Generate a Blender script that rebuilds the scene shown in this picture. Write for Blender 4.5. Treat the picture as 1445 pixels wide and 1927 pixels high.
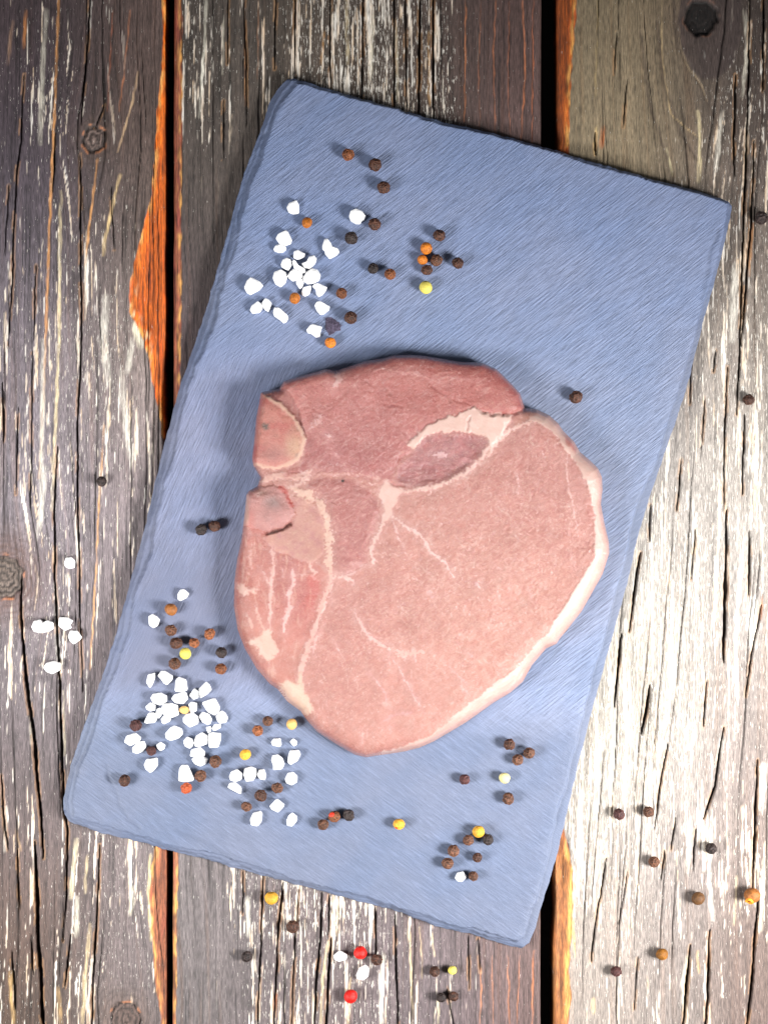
import bpy, math, random
import numpy as np
from mathutils import Vector

for o in list(bpy.data.objects):
    bpy.data.objects.remove(o)
scene = bpy.context.scene
COLL = scene.collection

# ------------------------------------------------------------------ camera, world, lamps, exposure
PX = 0.0002056            # metres per photo pixel on the table top (the board is 18 x 30 cm)
CAM_H = 0.90
cam_data = bpy.data.cameras.new("camera")
cam_data.sensor_fit = 'VERTICAL'
cam_data.sensor_height = 36.0
cam_data.sensor_width = 36.0
cam_data.lens = 36.0 * CAM_H / (1927 * PX)
cam_data.clip_start = 0.01
cam_data.clip_end = 50.0
cam = bpy.data.objects.new("camera", cam_data)
cam.location = (0, 0, CAM_H)
COLL.objects.link(cam)
scene.camera = cam

world = bpy.data.worlds.new("World")
scene.world = world
world.use_nodes = True
bg = world.node_tree.nodes["Background"]
bg.inputs[0].default_value = (0.86, 0.92, 1.0, 1)
bg.inputs[1].default_value = 0.14

def area_lamp(name, loc, target, size, power, color, spread=120):
    d = bpy.data.lights.new(name, 'AREA')
    d.shape = 'RECTANGLE'
    d.size, d.size_y = size
    d.energy = power
    d.color = color
    d.spread = math.radians(spread)
    o = bpy.data.objects.new(name, d)
    o.location = loc
    o.rotation_euler = (Vector(target) - Vector(loc)).to_track_quat('-Z', 'Y').to_euler()
    COLL.objects.link(o)
    return o

area_lamp("softbox_right", (0.46, -0.19, 0.36), (0.06, -0.09, 0), (0.18, 0.18), 1.86, (1.0, 0.985, 0.965), 68)
area_lamp("softbox_left", (-0.50, -0.21, 0.40), (-0.07, -0.09, 0), (0.20, 0.20), 1.30, (1.0, 0.985, 0.965), 68)

scene.render.engine = 'CYCLES'
vs = scene.view_settings
vs.view_transform = 'Standard'
vs.look = 'None'
vs.exposure = 0.0
vs.gamma = 1.0
vs.use_curve_mapping = False

# ------------------------------------------------------------------ helpers
rng = np.random.RandomState(7)
random.seed(7)

def at(px, py, z=0.0):
    """table position of a photo pixel at height z"""
    s = PX * (CAM_H - z) / CAM_H
    return ((np.asarray(px, float) - 722.5) * s, (963.5 - np.asarray(py, float)) * s)

def C(r, g, b):
    c = np.array([r, g, b], float) / 255.0
    return np.where(c <= 0.04045, c / 12.92, ((c + 0.055) / 1.055) ** 2.4)

def sstep(a, b, x):
    t = np.clip((x - a) / (b - a), 0, 1)
    return t * t * (3 - 2 * t)

_perm = np.random.RandomState(11).permutation(4096)
_ang = np.random.RandomState(12).rand(4096) * 2 * np.pi
_gx, _gy = np.cos(_ang), np.sin(_ang)

def noise(x, y, seed=0):
    xi = np.floor(x).astype(np.int64); yi = np.floor(y).astype(np.int64)
    xf = x - xi; yf = y - yi
    u = xf * xf * xf * (xf * (xf * 6 - 15) + 10); v = yf * yf * yf * (yf * (yf * 6 - 15) + 10)
    def g(ix, iy, fx, fy):
        h = _perm[(_perm[(ix + seed * 131) & 4095] + iy) & 4095]
        return _gx[h] * fx + _gy[h] * fy
    a = g(xi, yi, xf, yf); b = g(xi + 1, yi, xf - 1, yf)
    c = g(xi, yi + 1, xf, yf - 1); d = g(xi + 1, yi + 1, xf - 1, yf - 1)
    return 1.5 * ((a * (1 - u) + b * u) * (1 - v) + (c * (1 - u) + d * u) * v)

def fbm(x, y, seed=0, octv=3):
    s = 0; a = 1.0; n = 0
    for k in range(octv):
        s = s + a * noise(x * 2 ** k, y * 2 ** k, seed + k * 7); n += a; a *= 0.55
    return s / n

def fbmr(x, y, seed=0, octv=3):
    s = 0; a = 1.0; n = 0
    for k in range(octv):
        c, w = math.cos(0.7 + 1.1 * k), math.sin(0.7 + 1.1 * k)
        s = s + a * noise((c * x - w * y) * 2.03 ** k + 5.3 * k, (w * x + c * y) * 2.03 ** k + 2.7, seed + k * 7); n += a; a *= 0.55
    return s / n

def line_dist(X, Y, pts, want_t=False):
    """distance to a polyline (and 0..1 position along it)"""
    best = np.full(X.shape, 1e9); bt = np.zeros(X.shape)
    n = len(pts) - 1
    for i in range(n):
        ax, ay = pts[i][:2]; bx, by = pts[i + 1][:2]
        dx, dy = bx - ax, by - ay
        t = np.clip(((X - ax) * dx + (Y - ay) * dy) / (dx * dx + dy * dy + 1e-12), 0, 1)
        d = np.hypot(X - ax - t * dx, Y - ay - t * dy)
        m = d < best
        best = np.where(m, d, best)
        if want_t: bt = np.where(m, (i + t) / n, bt)
    return (best, bt) if want_t else best

def window(X, Y, pts, pad):
    """rows and columns of a near-regular grid that lie round some points"""
    a = np.array([q[:2] for q in pts], float)
    x0, y0 = a.min(0) - pad; x1, y1 = a.max(0) + pad
    r = np.where(((Y >= y0) & (Y <= y1)).any(1))[0]; c = np.where(((X >= x0) & (X <= x1)).any(0))[0]
    if len(r) == 0 or len(c) == 0: return None
    return (slice(r[0], r[-1] + 1), slice(c[0], c[-1] + 1))

def poly_sdf(X, Y, pts):
    """signed distance to a polygon, negative inside"""
    d = line_dist(X, Y, list(pts) + [pts[0]])
    inside = np.zeros(X.shape, bool)
    n = len(pts)
    for i in range(n):
        ax, ay = pts[i][:2]; bx, by = pts[(i + 1) % n][:2]
        if ay == by: continue
        c = ((ay > Y) != (by > Y)) & (X < (bx - ax) * (Y - ay) / (by - ay) + ax)
        inside ^= c
    return np.where(inside, -d, d)

def rbf(X, Y, pts, sx, sy):
    """smooth interpolation of values given at a few spots"""
    num = 0; den = 1e-9
    for p in pts:
        w = np.exp(-0.5 * (((X - p[0]) / sx) ** 2 + ((Y - p[1]) / sy) ** 2)) + 1e-6 / (1 + ((X - p[0]) / sx) ** 2 + ((Y - p[1]) / sy) ** 2)
        num = num + w[..., None] * np.asarray(p[2:], float); den = den + w
    return num / den[..., None]

def mixc(col, m, c):
    m = np.asarray(m)[..., None]
    return col * (1 - m) + np.asarray(c) * m

def make_obj(name, verts, faces, mat, parent=None, loc=(0, 0, 0), attrs=None, smooth=True, normals=None):
    me = bpy.data.meshes.new(name)
    verts = np.asarray(verts, float) - np.asarray(loc, float)
    if isinstance(faces, np.ndarray):
        k = faces.shape[1]; nf = len(faces)
        me.vertices.add(len(verts)); me.vertices.foreach_set("co", verts.astype(np.float32).ravel())
        me.loops.add(nf * k); me.loops.foreach_set("vertex_index", faces.astype(np.int32).ravel())
        me.polygons.add(nf); me.polygons.foreach_set("loop_start", np.arange(0, nf * k, k, dtype=np.int32))
        me.update(calc_edges=True)
    else:
        me.from_pydata([tuple(v) for v in verts], [], [tuple(f) for f in faces])
    me.validate()
    me.polygons.foreach_set("use_smooth", np.full(len(me.polygons), smooth, dtype=bool))
    for an, av in (attrs or {}).items():
        a = me.attributes.new(an, 'FLOAT_COLOR', 'POINT')
        full = np.ones((len(verts), 4), np.float32); full[:, :3] = av
        a.data.foreach_set("color", full.ravel())
    if normals is not None:
        me.normals_split_custom_set_from_vertices(normals.astype(np.float32).tolist())
    me.materials.append(mat)
    me.update()
    o = bpy.data.objects.new(name, me)
    COLL.objects.link(o)
    if parent is not None:
        o.parent = parent
    else:
        o.location = loc
    return o

def empty(name, loc):
    o = bpy.data.objects.new(name, None)
    o.empty_display_size = 0.01
    COLL.objects.link(o); o.location = loc
    return o

def tag(o, label=None, cat=None, group=None, kind=None):
    if label: o["label"] = label
    if cat: o["category"] = cat
    if group: o["group"] = group
    if kind: o["kind"] = kind
    return o

def vert_normals(V, F):
    n = np.zeros_like(V)
    a = V[F[:, 2]] - V[F[:, 0]]; b = V[F[:, 3]] - V[F[:, 1]]
    fn = np.cross(a, b)
    for k in range(4): np.add.at(n, F[:, k], fn)
    return n / (np.linalg.norm(n, axis=1, keepdims=True) + 1e-20)

def split_parts(V, F, ids, specs, attrs, parent, loc, sub=None):
    """cut one welded surface into parts that meet without a seam: specs = {id: (name, material, parent or None, label)}"""
    N = vert_normals(V, F)
    out = {}
    for k, (name, mat, par, label) in specs.items():
        f = F[ids == k]
        if len(f) == 0: continue
        used = np.unique(f)
        remap = np.zeros(len(V), np.int64); remap[used] = np.arange(len(used))
        o = make_obj(name, V[used], remap[f], mat, par if par is not None else parent, loc,
                     {a: v[used] for a, v in attrs.items()}, True, N[used])
        if label: o["label"] = label
        out[k] = o
    return out

# ------------------------------------------------------------------ materials
class NT:
    def __init__(s, name):
        s.m = bpy.data.materials.new(name); s.m.use_nodes = True
        s.t = s.m.node_tree; s.n = s.t.nodes; s.b = s.n["Principled BSDF"]
    def node(s, typ, **kw):
        n = s.n.new(typ)
        for k, v in kw.items(): setattr(n, k, v)
        return n
    def link(s, a, b): s.t.links.new(a, b)
    def val(s, sock, v):
        if hasattr(v, "is_linked") or hasattr(v, "links"): s.link(v, sock)
        else: sock.default_value = v
    def attr(s, name): return s.node('ShaderNodeAttribute', attribute_name=name)
    def math(s, op, a, b=None, c=None):
        n = s.node('ShaderNodeMath', operation=op); s.val(n.inputs[0], a)
        if b is not None: s.val(n.inputs[1], b)
        if c is not None: s.val(n.inputs[2], c)
        return n.outputs[0]
    def coord(s, rot=0.0, scale=(1, 1, 1)):
        tc = s.node('ShaderNodeTexCoord')
        mp = s.node('ShaderNodeMapping', vector_type='TEXTURE')
        mp.inputs['Rotation'].default_value = (0, 0, rot)
        mp.inputs['Scale'].default_value = scale
        s.link(tc.outputs['Object'], mp.inputs['Vector'])
        return mp.outputs[0]
    def noise(s, vec, scale=1.0, detail=3, rough=0.55, dist=0.0):
        n = s.node('ShaderNodeTexNoise'); s.link(vec, n.inputs['Vector'])
        n.inputs['Scale'].default_value = scale; n.inputs['Detail'].default_value = detail
        n.inputs['Roughness'].default_value = rough; n.inputs['Distortion'].default_value = dist
        return n.outputs['Fac']
    def ramp(s, fac, lo, hi, a=0.0, b=1.0):
        n = s.node('ShaderNodeMapRange', interpolation_type='SMOOTHSTEP')
        s.val(n.inputs[0], fac); n.inputs[1].default_value = lo; n.inputs[2].default_value = hi
        n.inputs[3].default_value = a; n.inputs[4].default_value = b
        return n.outputs[0]
    def mulcol(s, col, fac):
        n = s.node('ShaderNodeVectorMath', operation='SCALE'); s.link(col, n.inputs[0]); s.val(n.inputs['Scale'], fac)
        return n.outputs[0]
    def mix(s, fac, a, b):
        n = s.node('ShaderNodeMix', data_type='RGBA'); s.val(n.inputs[0], fac)
        for sock, v in ((n.inputs[6], a), (n.inputs[7], b)):
            if isinstance(v, (tuple, list, np.ndarray)): sock.default_value = (*[float(x) for x in v[:3]], 1)
            else: s.link(v, sock)
        return n.outputs[2]
    def bump(s, h, dist, strength=1.0, normal=None):
        n = s.node('ShaderNodeBump'); s.link(h, n.inputs['Height'])
        n.inputs['Distance'].default_value = dist; n.inputs['Strength'].default_value = strength
        if normal is not None: s.link(normal, n.inputs['Normal'])
        return n.outputs[0]

def mat_wood():
    k = NT("weathered_wood")
    a = k.attr("Col")
    fine = k.noise(k.coord(0, (1 / 2600, 1 / 260, 1)), 1, 4, 0.65)
    spk = k.noise(k.coord(0, (1 / 2100, 1 / 260, 1)), 1, 4, 0.7)
    dens = k.attr("Aux")
    sep = k.node('ShaderNodeSeparateColor'); k.link(dens.outputs['Color'], sep.inputs[0])
    col = k.mulcol(a.outputs['Color'], k.ramp(fine, 0.28, 0.72, 0.52, 1.45))
    pale = k.math('MULTIPLY', k.ramp(k.math('ADD', spk, k.math('MULTIPLY', sep.outputs[0], 0.15)), 0.665, 0.71), 0.85)
    col = k.mix(pale, col, C(218, 212, 202))
    k.link(col, k.b.inputs['Base Color'])
    k.b.inputs['Roughness'].default_value = 0.62
    k.b.inputs['Specular IOR Level'].default_value = 0.35
    k.link(k.bump(k.math('ADD', fine, k.math('MULTIPLY', pale, 0.5)), 0.0004, 0.8), k.b.inputs['Normal'])
    return k.m

def mat_slate():
    k = NT("slate")
    w = k.attr("Dir"); sp = k.node('ShaderNodeSeparateColor'); k.link(w.outputs['Color'], sp.inputs[0])
    def streak(deg):
        c = k.coord(math.radians(deg), (1 / 95, 1 / 1500, 1))
        return k.math('ADD', k.noise(c, 1, 3, 0.6, 0.35), k.math('MULTIPLY', k.noise(c, 2.3, 2, 0.5), 0.5))
    h = None
    for i, deg in enumerate((38, 66, -36)):
        t = k.math('MULTIPLY', streak(deg), sp.outputs[i])
        h = t if h is None else k.math('ADD', h, t)
    grit = k.noise(k.coord(0, (1 / 3500, 1 / 3500, 1)), 1, 2)
    cloud = k.noise(k.coord(0.6, (1 / 22, 1 / 34, 1)), 1, 3)
    tint = k.mix(k.ramp(cloud, 0.3, 0.7), C(100, 113, 142), C(108, 117, 142))
    f = k.math('ADD', k.ramp(h, 0.45, 1.0, 0.74, 1.24), k.ramp(grit, 0.3, 0.7, -0.10, 0.10))
    e = k.attr("Col")
    mul = k.node('ShaderNodeVectorMath', operation='MULTIPLY')
    k.link(k.mulcol(tint, f), mul.inputs[0]); k.link(e.outputs['Color'], mul.inputs[1])
    k.link(mul.outputs[0], k.b.inputs['Base Color'])
    k.b.inputs['Roughness'].default_value = 0.58
    k.b.inputs['Specular IOR Level'].default_value = 0.4
    n1 = k.bump(h, 0.00055, 1.0)
    k.link(k.bump(grit, 0.00010, 0.6, n1), k.b.inputs['Normal'])
    return k.m

def mat_meat(name, rough, sss, bump):
    k = NT(name)
    a = k.attr("Col")
    fib = k.noise(k.coord(0.9, (1 / 1500, 1 / 700, 1)), 1, 4, 0.7, 0.8)
    fine = k.noise(k.coord(0, (1 / 4200, 1 / 4200, 1)), 1, 2, 0.6)
    f = k.math('ADD', k.ramp(fib, 0.28, 0.72, 0.96, 1.05), k.ramp(fine, 0.3, 0.7, -0.04, 0.04))
    col = k.mulcol(a.outputs['Color'], f)
    worm = k.noise(k.coord(0.4, (1 / 1300, 1 / 1300, 1)), 1, 3, 0.6, 1.6)
    col = k.mix(k.ramp(worm, 0.54, 0.68, 0.0, 0.26 * bump), col, C(184, 144, 130))
    dk = k.noise(k.coord(1.1, (1 / 1700, 1 / 900, 1)), 1, 3, 0.6, 1.2)
    sat = k.node('ShaderNodeVectorMath', operation='MULTIPLY'); k.link(col, sat.inputs[0]); sat.inputs[1].default_value = (0.90, 0.70, 0.70)
    col = k.mix(k.ramp(dk, 0.52, 0.70, 0.0, 0.32 * bump), col, sat.outputs[0])
    k.link(col, k.b.inputs['Base Color'])
    k.b.inputs['Roughness'].default_value = rough
    k.b.inputs['Specular IOR Level'].default_value = 0.5
    k.b.inputs['Subsurface Weight'].default_value = sss
    k.b.inputs['Subsurface Radius'].default_value = (1.0, 0.35, 0.25)
    k.b.inputs['Subsurface Scale'].default_value = 0.0012
    k.b.inputs['Coat Weight'].default_value = 0.6
    k.b.inputs['Coat Roughness'].default_value = 0.07
    wet = k.noise(k.coord(0.5, (1 / 520, 1 / 820, 1)), 1, 4, 0.62, 0.9)
    k.link(k.bump(wet, 0.0010, 1.0), k.b.inputs['Coat Normal'])
    n1 = k.bump(fib, 0.00045 * bump, 1.0)
    k.link(k.bump(fine, 0.00012 * bump, 1.0, n1), k.b.inputs['Normal'])
    return k.m

def mat_pepper(name, rgb, lo, hi, rough=0.55):
    k = NT(name)
    base = C(*rgb) * (0.84 if max(rgb) < 135 else 1.0)
    r = k.attr("Col"); sp = k.node('ShaderNodeSeparateColor'); k.link(r.outputs['Color'], sp.inputs[0])
    tc = k.node('ShaderNodeTexCoord'); oi = k.node('ShaderNodeObjectInfo')
    ad = k.node('ShaderNodeVectorMath', operation='ADD'); k.link(tc.outputs['Object'], ad.inputs[0])
    sc = k.math('MULTIPLY', oi.outputs['Random'], 50.0); k.link(sc, ad.inputs[1])
    n = k.noise(ad.outputs[0], 3.2, 4, 0.65)
    fac = k.math('ADD', k.math('MULTIPLY', sp.outputs[0], 0.8), k.ramp(n, 0.3, 0.7, -0.1, 0.45))
    vary = k.math('MULTIPLY_ADD', oi.outputs['Random'], 0.3, 0.62)
    col = k.mulcol(k.mix(fac, base * lo, base * hi), vary)
    k.link(col, k.b.inputs['Base Color'])
    k.b.inputs['Roughness'].default_value = rough
    k.b.inputs['Specular IOR Level'].default_value = 0.35
    k.link(k.bump(k.noise(ad.outputs[0], 9, 3), 0.00022, 0.9), k.b.inputs['Normal'])
    return k.m

def mat_plain(name, rgb, rough, sss=0.0, spec=0.4, nscale=500, var=0.12):
    k = NT(name)
    n = k.noise(k.coord(0, (1 / nscale, 1 / nscale, 1 / nscale)), 1, 3)
    base = k.node('ShaderNodeRGB'); base.outputs[0].default_value = (*[float(x) for x in C(*rgb)], 1)
    k.link(k.mulcol(base.outputs[0], k.ramp(n, 0.3, 0.7, 1 - var, 1 + var)), k.b.inputs['Base Color'])
    k.b.inputs['Roughness'].default_value = rough
    k.b.inputs['Specular IOR Level'].default_value = spec
    if sss:
        k.b.inputs['Subsurface Weight'].default_value = sss
        k.b.inputs['Subsurface Radius'].default_value = (1, 1, 1)
        k.b.inputs['Subsurface Scale'].default_value = 0.0015
    k.link(k.bump(n, 0.0002, 0.5), k.b.inputs['Normal'])
    return k.m

WOOD = mat_wood(); SLATE = mat_slate()
LEAN = mat_meat("raw_lean_meat", 0.26, 0.22, 1.0)
FAT = mat_meat("raw_pork_fat", 0.42, 0.30, 0.55)
BONE = mat_meat("sawn_bone", 0.48, 0.15, 0.9)
SALT = mat_plain("coarse_salt", (250, 250, 250), 0.35, 0.6, 0.5, 700, 0.03)
GAP_DARK = mat_plain("gap_backing_dark", (34, 26, 22), 0.8)

# ------------------------------------------------------------------ table: three weathered planks
table = tag(empty("table_top", (0, 0, 0)), "weathered grey wooden plank table top under the slate board", "table", kind="structure")

KNOTS = [  # centre x, y, radius, flow radius, y stretch of the flow, core colour
    (178, 262, 21, 70, 2.0, (104, 88, 82)),
    (8, 1086, 36, 95, 1.5, (92, 80, 73)),
    (237, 1917, 27, 90, 2.2, (84, 68, 62)),
    (1318, 33, 31, 110, 2.2, (26, 20, 18)),
]

def grain(X, Y):
    g = X + 9 * noise(Y / 620, X / 260, 3) + 3 * noise(Y / 170, X / 90, 4)
    for kx, ky, R, fr, ys, c in KNOTS:
        dx = X - kx; dy = (Y - ky) / ys
        g = g - dx * 0.72 * np.exp(-(dx * dx + dy * dy) / (fr * fr))
    return g

BASE = {  # plank tone by spot: weathering, plus part of the light falloff put into colour
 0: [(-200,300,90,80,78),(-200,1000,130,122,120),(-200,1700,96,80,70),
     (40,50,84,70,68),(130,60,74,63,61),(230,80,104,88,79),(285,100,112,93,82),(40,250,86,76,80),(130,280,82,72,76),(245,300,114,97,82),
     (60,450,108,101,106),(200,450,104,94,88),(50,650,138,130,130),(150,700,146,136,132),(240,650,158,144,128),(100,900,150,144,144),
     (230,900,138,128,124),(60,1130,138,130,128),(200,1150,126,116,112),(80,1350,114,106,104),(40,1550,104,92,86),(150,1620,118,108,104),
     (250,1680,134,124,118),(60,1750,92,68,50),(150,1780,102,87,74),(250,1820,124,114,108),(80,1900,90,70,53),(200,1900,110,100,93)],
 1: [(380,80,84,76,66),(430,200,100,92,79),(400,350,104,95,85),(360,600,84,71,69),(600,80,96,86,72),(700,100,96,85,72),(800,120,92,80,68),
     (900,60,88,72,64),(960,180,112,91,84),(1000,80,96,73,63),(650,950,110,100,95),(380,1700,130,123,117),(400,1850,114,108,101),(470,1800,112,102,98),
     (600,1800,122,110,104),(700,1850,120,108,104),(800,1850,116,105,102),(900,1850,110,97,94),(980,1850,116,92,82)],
 2: [(1130,60,118,104,82),(1200,150,136,121,97),(1250,60,130,112,88),(1150,250,152,137,110),(1250,280,142,128,104),(1330,120,78,68,66),
     (1380,60,75,64,58),(1420,150,70,58,52),(1330,350,120,108,98),(1420,380,95,82,74),(1370,500,138,126,116),(1420,650,162,149,137),
     (1280,800,172,162,155),(1380,800,186,178,168),(1250,1000,196,190,182),(1380,1000,200,193,184),(1200,1200,192,184,172),(1380,1200,184,174,166),
     (1120,1400,196,189,173),(1250,1380,196,187,175),(1400,1400,165,152,146),(1150,1550,188,178,170),(1300,1550,168,158,153),(1420,1550,144,126,116),
     (1120,1700,187,174,162),(1250,1720,156,144,138),(1400,1720,130,110,100),(1150,1880,166,154,144),(1280,1880,156,144,136),(1410,1880,116,95,88),
     (1600,300,95,85,76),(1600,1000,175,166,158),(1600,1700,130,115,105)],
}
DENS = {  # how thickly pale flakes lie, 0..1
 0: [(-200,900,.4),(40,60,.25),(80,180,.75),(160,60,.2),(230,200,.2),(280,200,.0),(130,350,.35),(40,350,.15),(60,500,.35),(120,560,.65),(200,500,.45),(210,640,.95),(280,560,.2),
     (60,700,.55),(130,780,.75),(225,790,.85),(290,760,.3),(100,930,.8),(200,950,.4),(260,950,.3),(30,1000,.3),(90,1120,.9),(150,1150,.35),(220,1150,.2),(100,1230,.65),(30,1200,.5),
     (60,1380,.2),(120,1480,.3),(50,1540,.35),(140,1650,.4),(215,1650,.65),(250,1720,.8),(200,1800,.6),(60,1700,.3),(100,1850,.35),(250,1850,.4),(160,1850,.75),(40,1880,.55)],
 1: [(340,300,.0),(385,60,.7),(385,180,.55),(430,80,.2),(430,300,.05),(480,60,.3),(520,150,.35),(580,80,.8),(650,110,.9),(715,110,1.),(780,80,.75),(830,120,.95),(880,80,.0),(960,150,.0),
     (370,1700,.05),(430,1800,.05),(470,1750,.75),(500,1720,.6),(560,1750,.75),(590,1720,.85),(660,1730,.95),(640,1850,.55),(700,1780,.6),(720,1850,.7),(780,1800,.3),(870,1850,.15),(960,1850,.0),(520,1880,.6),(570,1870,.5)],
 2: [(1080,100,.0),(1150,150,.05),(1250,200,.1),(1320,100,.15),(1390,150,.75),(1350,210,.8),(1430,80,.4),(1350,330,.7),(1300,300,.2),(1400,400,.55),(1370,520,.75),(1420,560,.8),(1400,650,.9),
     (1300,750,.6),(1380,780,.9),(1270,900,.75),(1350,950,.9),(1250,1050,.9),(1420,950,.9),(1380,1100,.7),(1190,1200,.7),(1280,1250,.9),(1400,1250,.6),(1250,1400,.95),(1130,1400,.9),(1380,1420,.5),
     (1150,1550,.8),(1300,1550,.45),(1420,1500,.5),(1200,1700,.6),(1330,1650,.5),(1430,1650,.6),(1150,1850,.45),(1280,1850,.35),(1420,1850,.2),(1600,1000,.6)],
}
ORANGE_EDGE = {  # exposed inner wood along the plank edges: polygons, colour
 0: [([(304,-300),(304,0),(309,62),(300,166),(296,221),(290,301),(285,367),(277,401),(265,446),(254,491),(249,519),(244,540),(243,588),(262,623),(271,640),(281,683),(289,726),(300,779),(307,826),(330,826),(330,-300)], (214,104,22)),
     ([(292,1560),(290,1602),(284,1632),(283,1700),(285,1750),(289,1800),(295,1867),(304,1918),(304,2300),(330,2300),(330,1560)], (150,88,56))],
 1: [([(310,-300),(343,-300),(343,120),(344,250),(341,420),(342,640),(338,800),(334,900),(310,900)], (140,80,58)),
     ([(310,1560),(335,1560),(336,1660),(332,1740),(334,1830),(331,1927),(334,2200),(310,2200)], (150,98,66))],
 2: [([(1030,-300),(1086,-300),(1084,20),(1079,80),(1074,150),(1071,230),(1069,330),(1030,330)], (178,92,30)),
     ([(1030,1540),(1062,1560),(1078,1640),(1076,1740),(1070,1830),(1075,1880),(1068,1927),(1072,2300),(1030,2300)], (206,138,72))],
}
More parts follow.
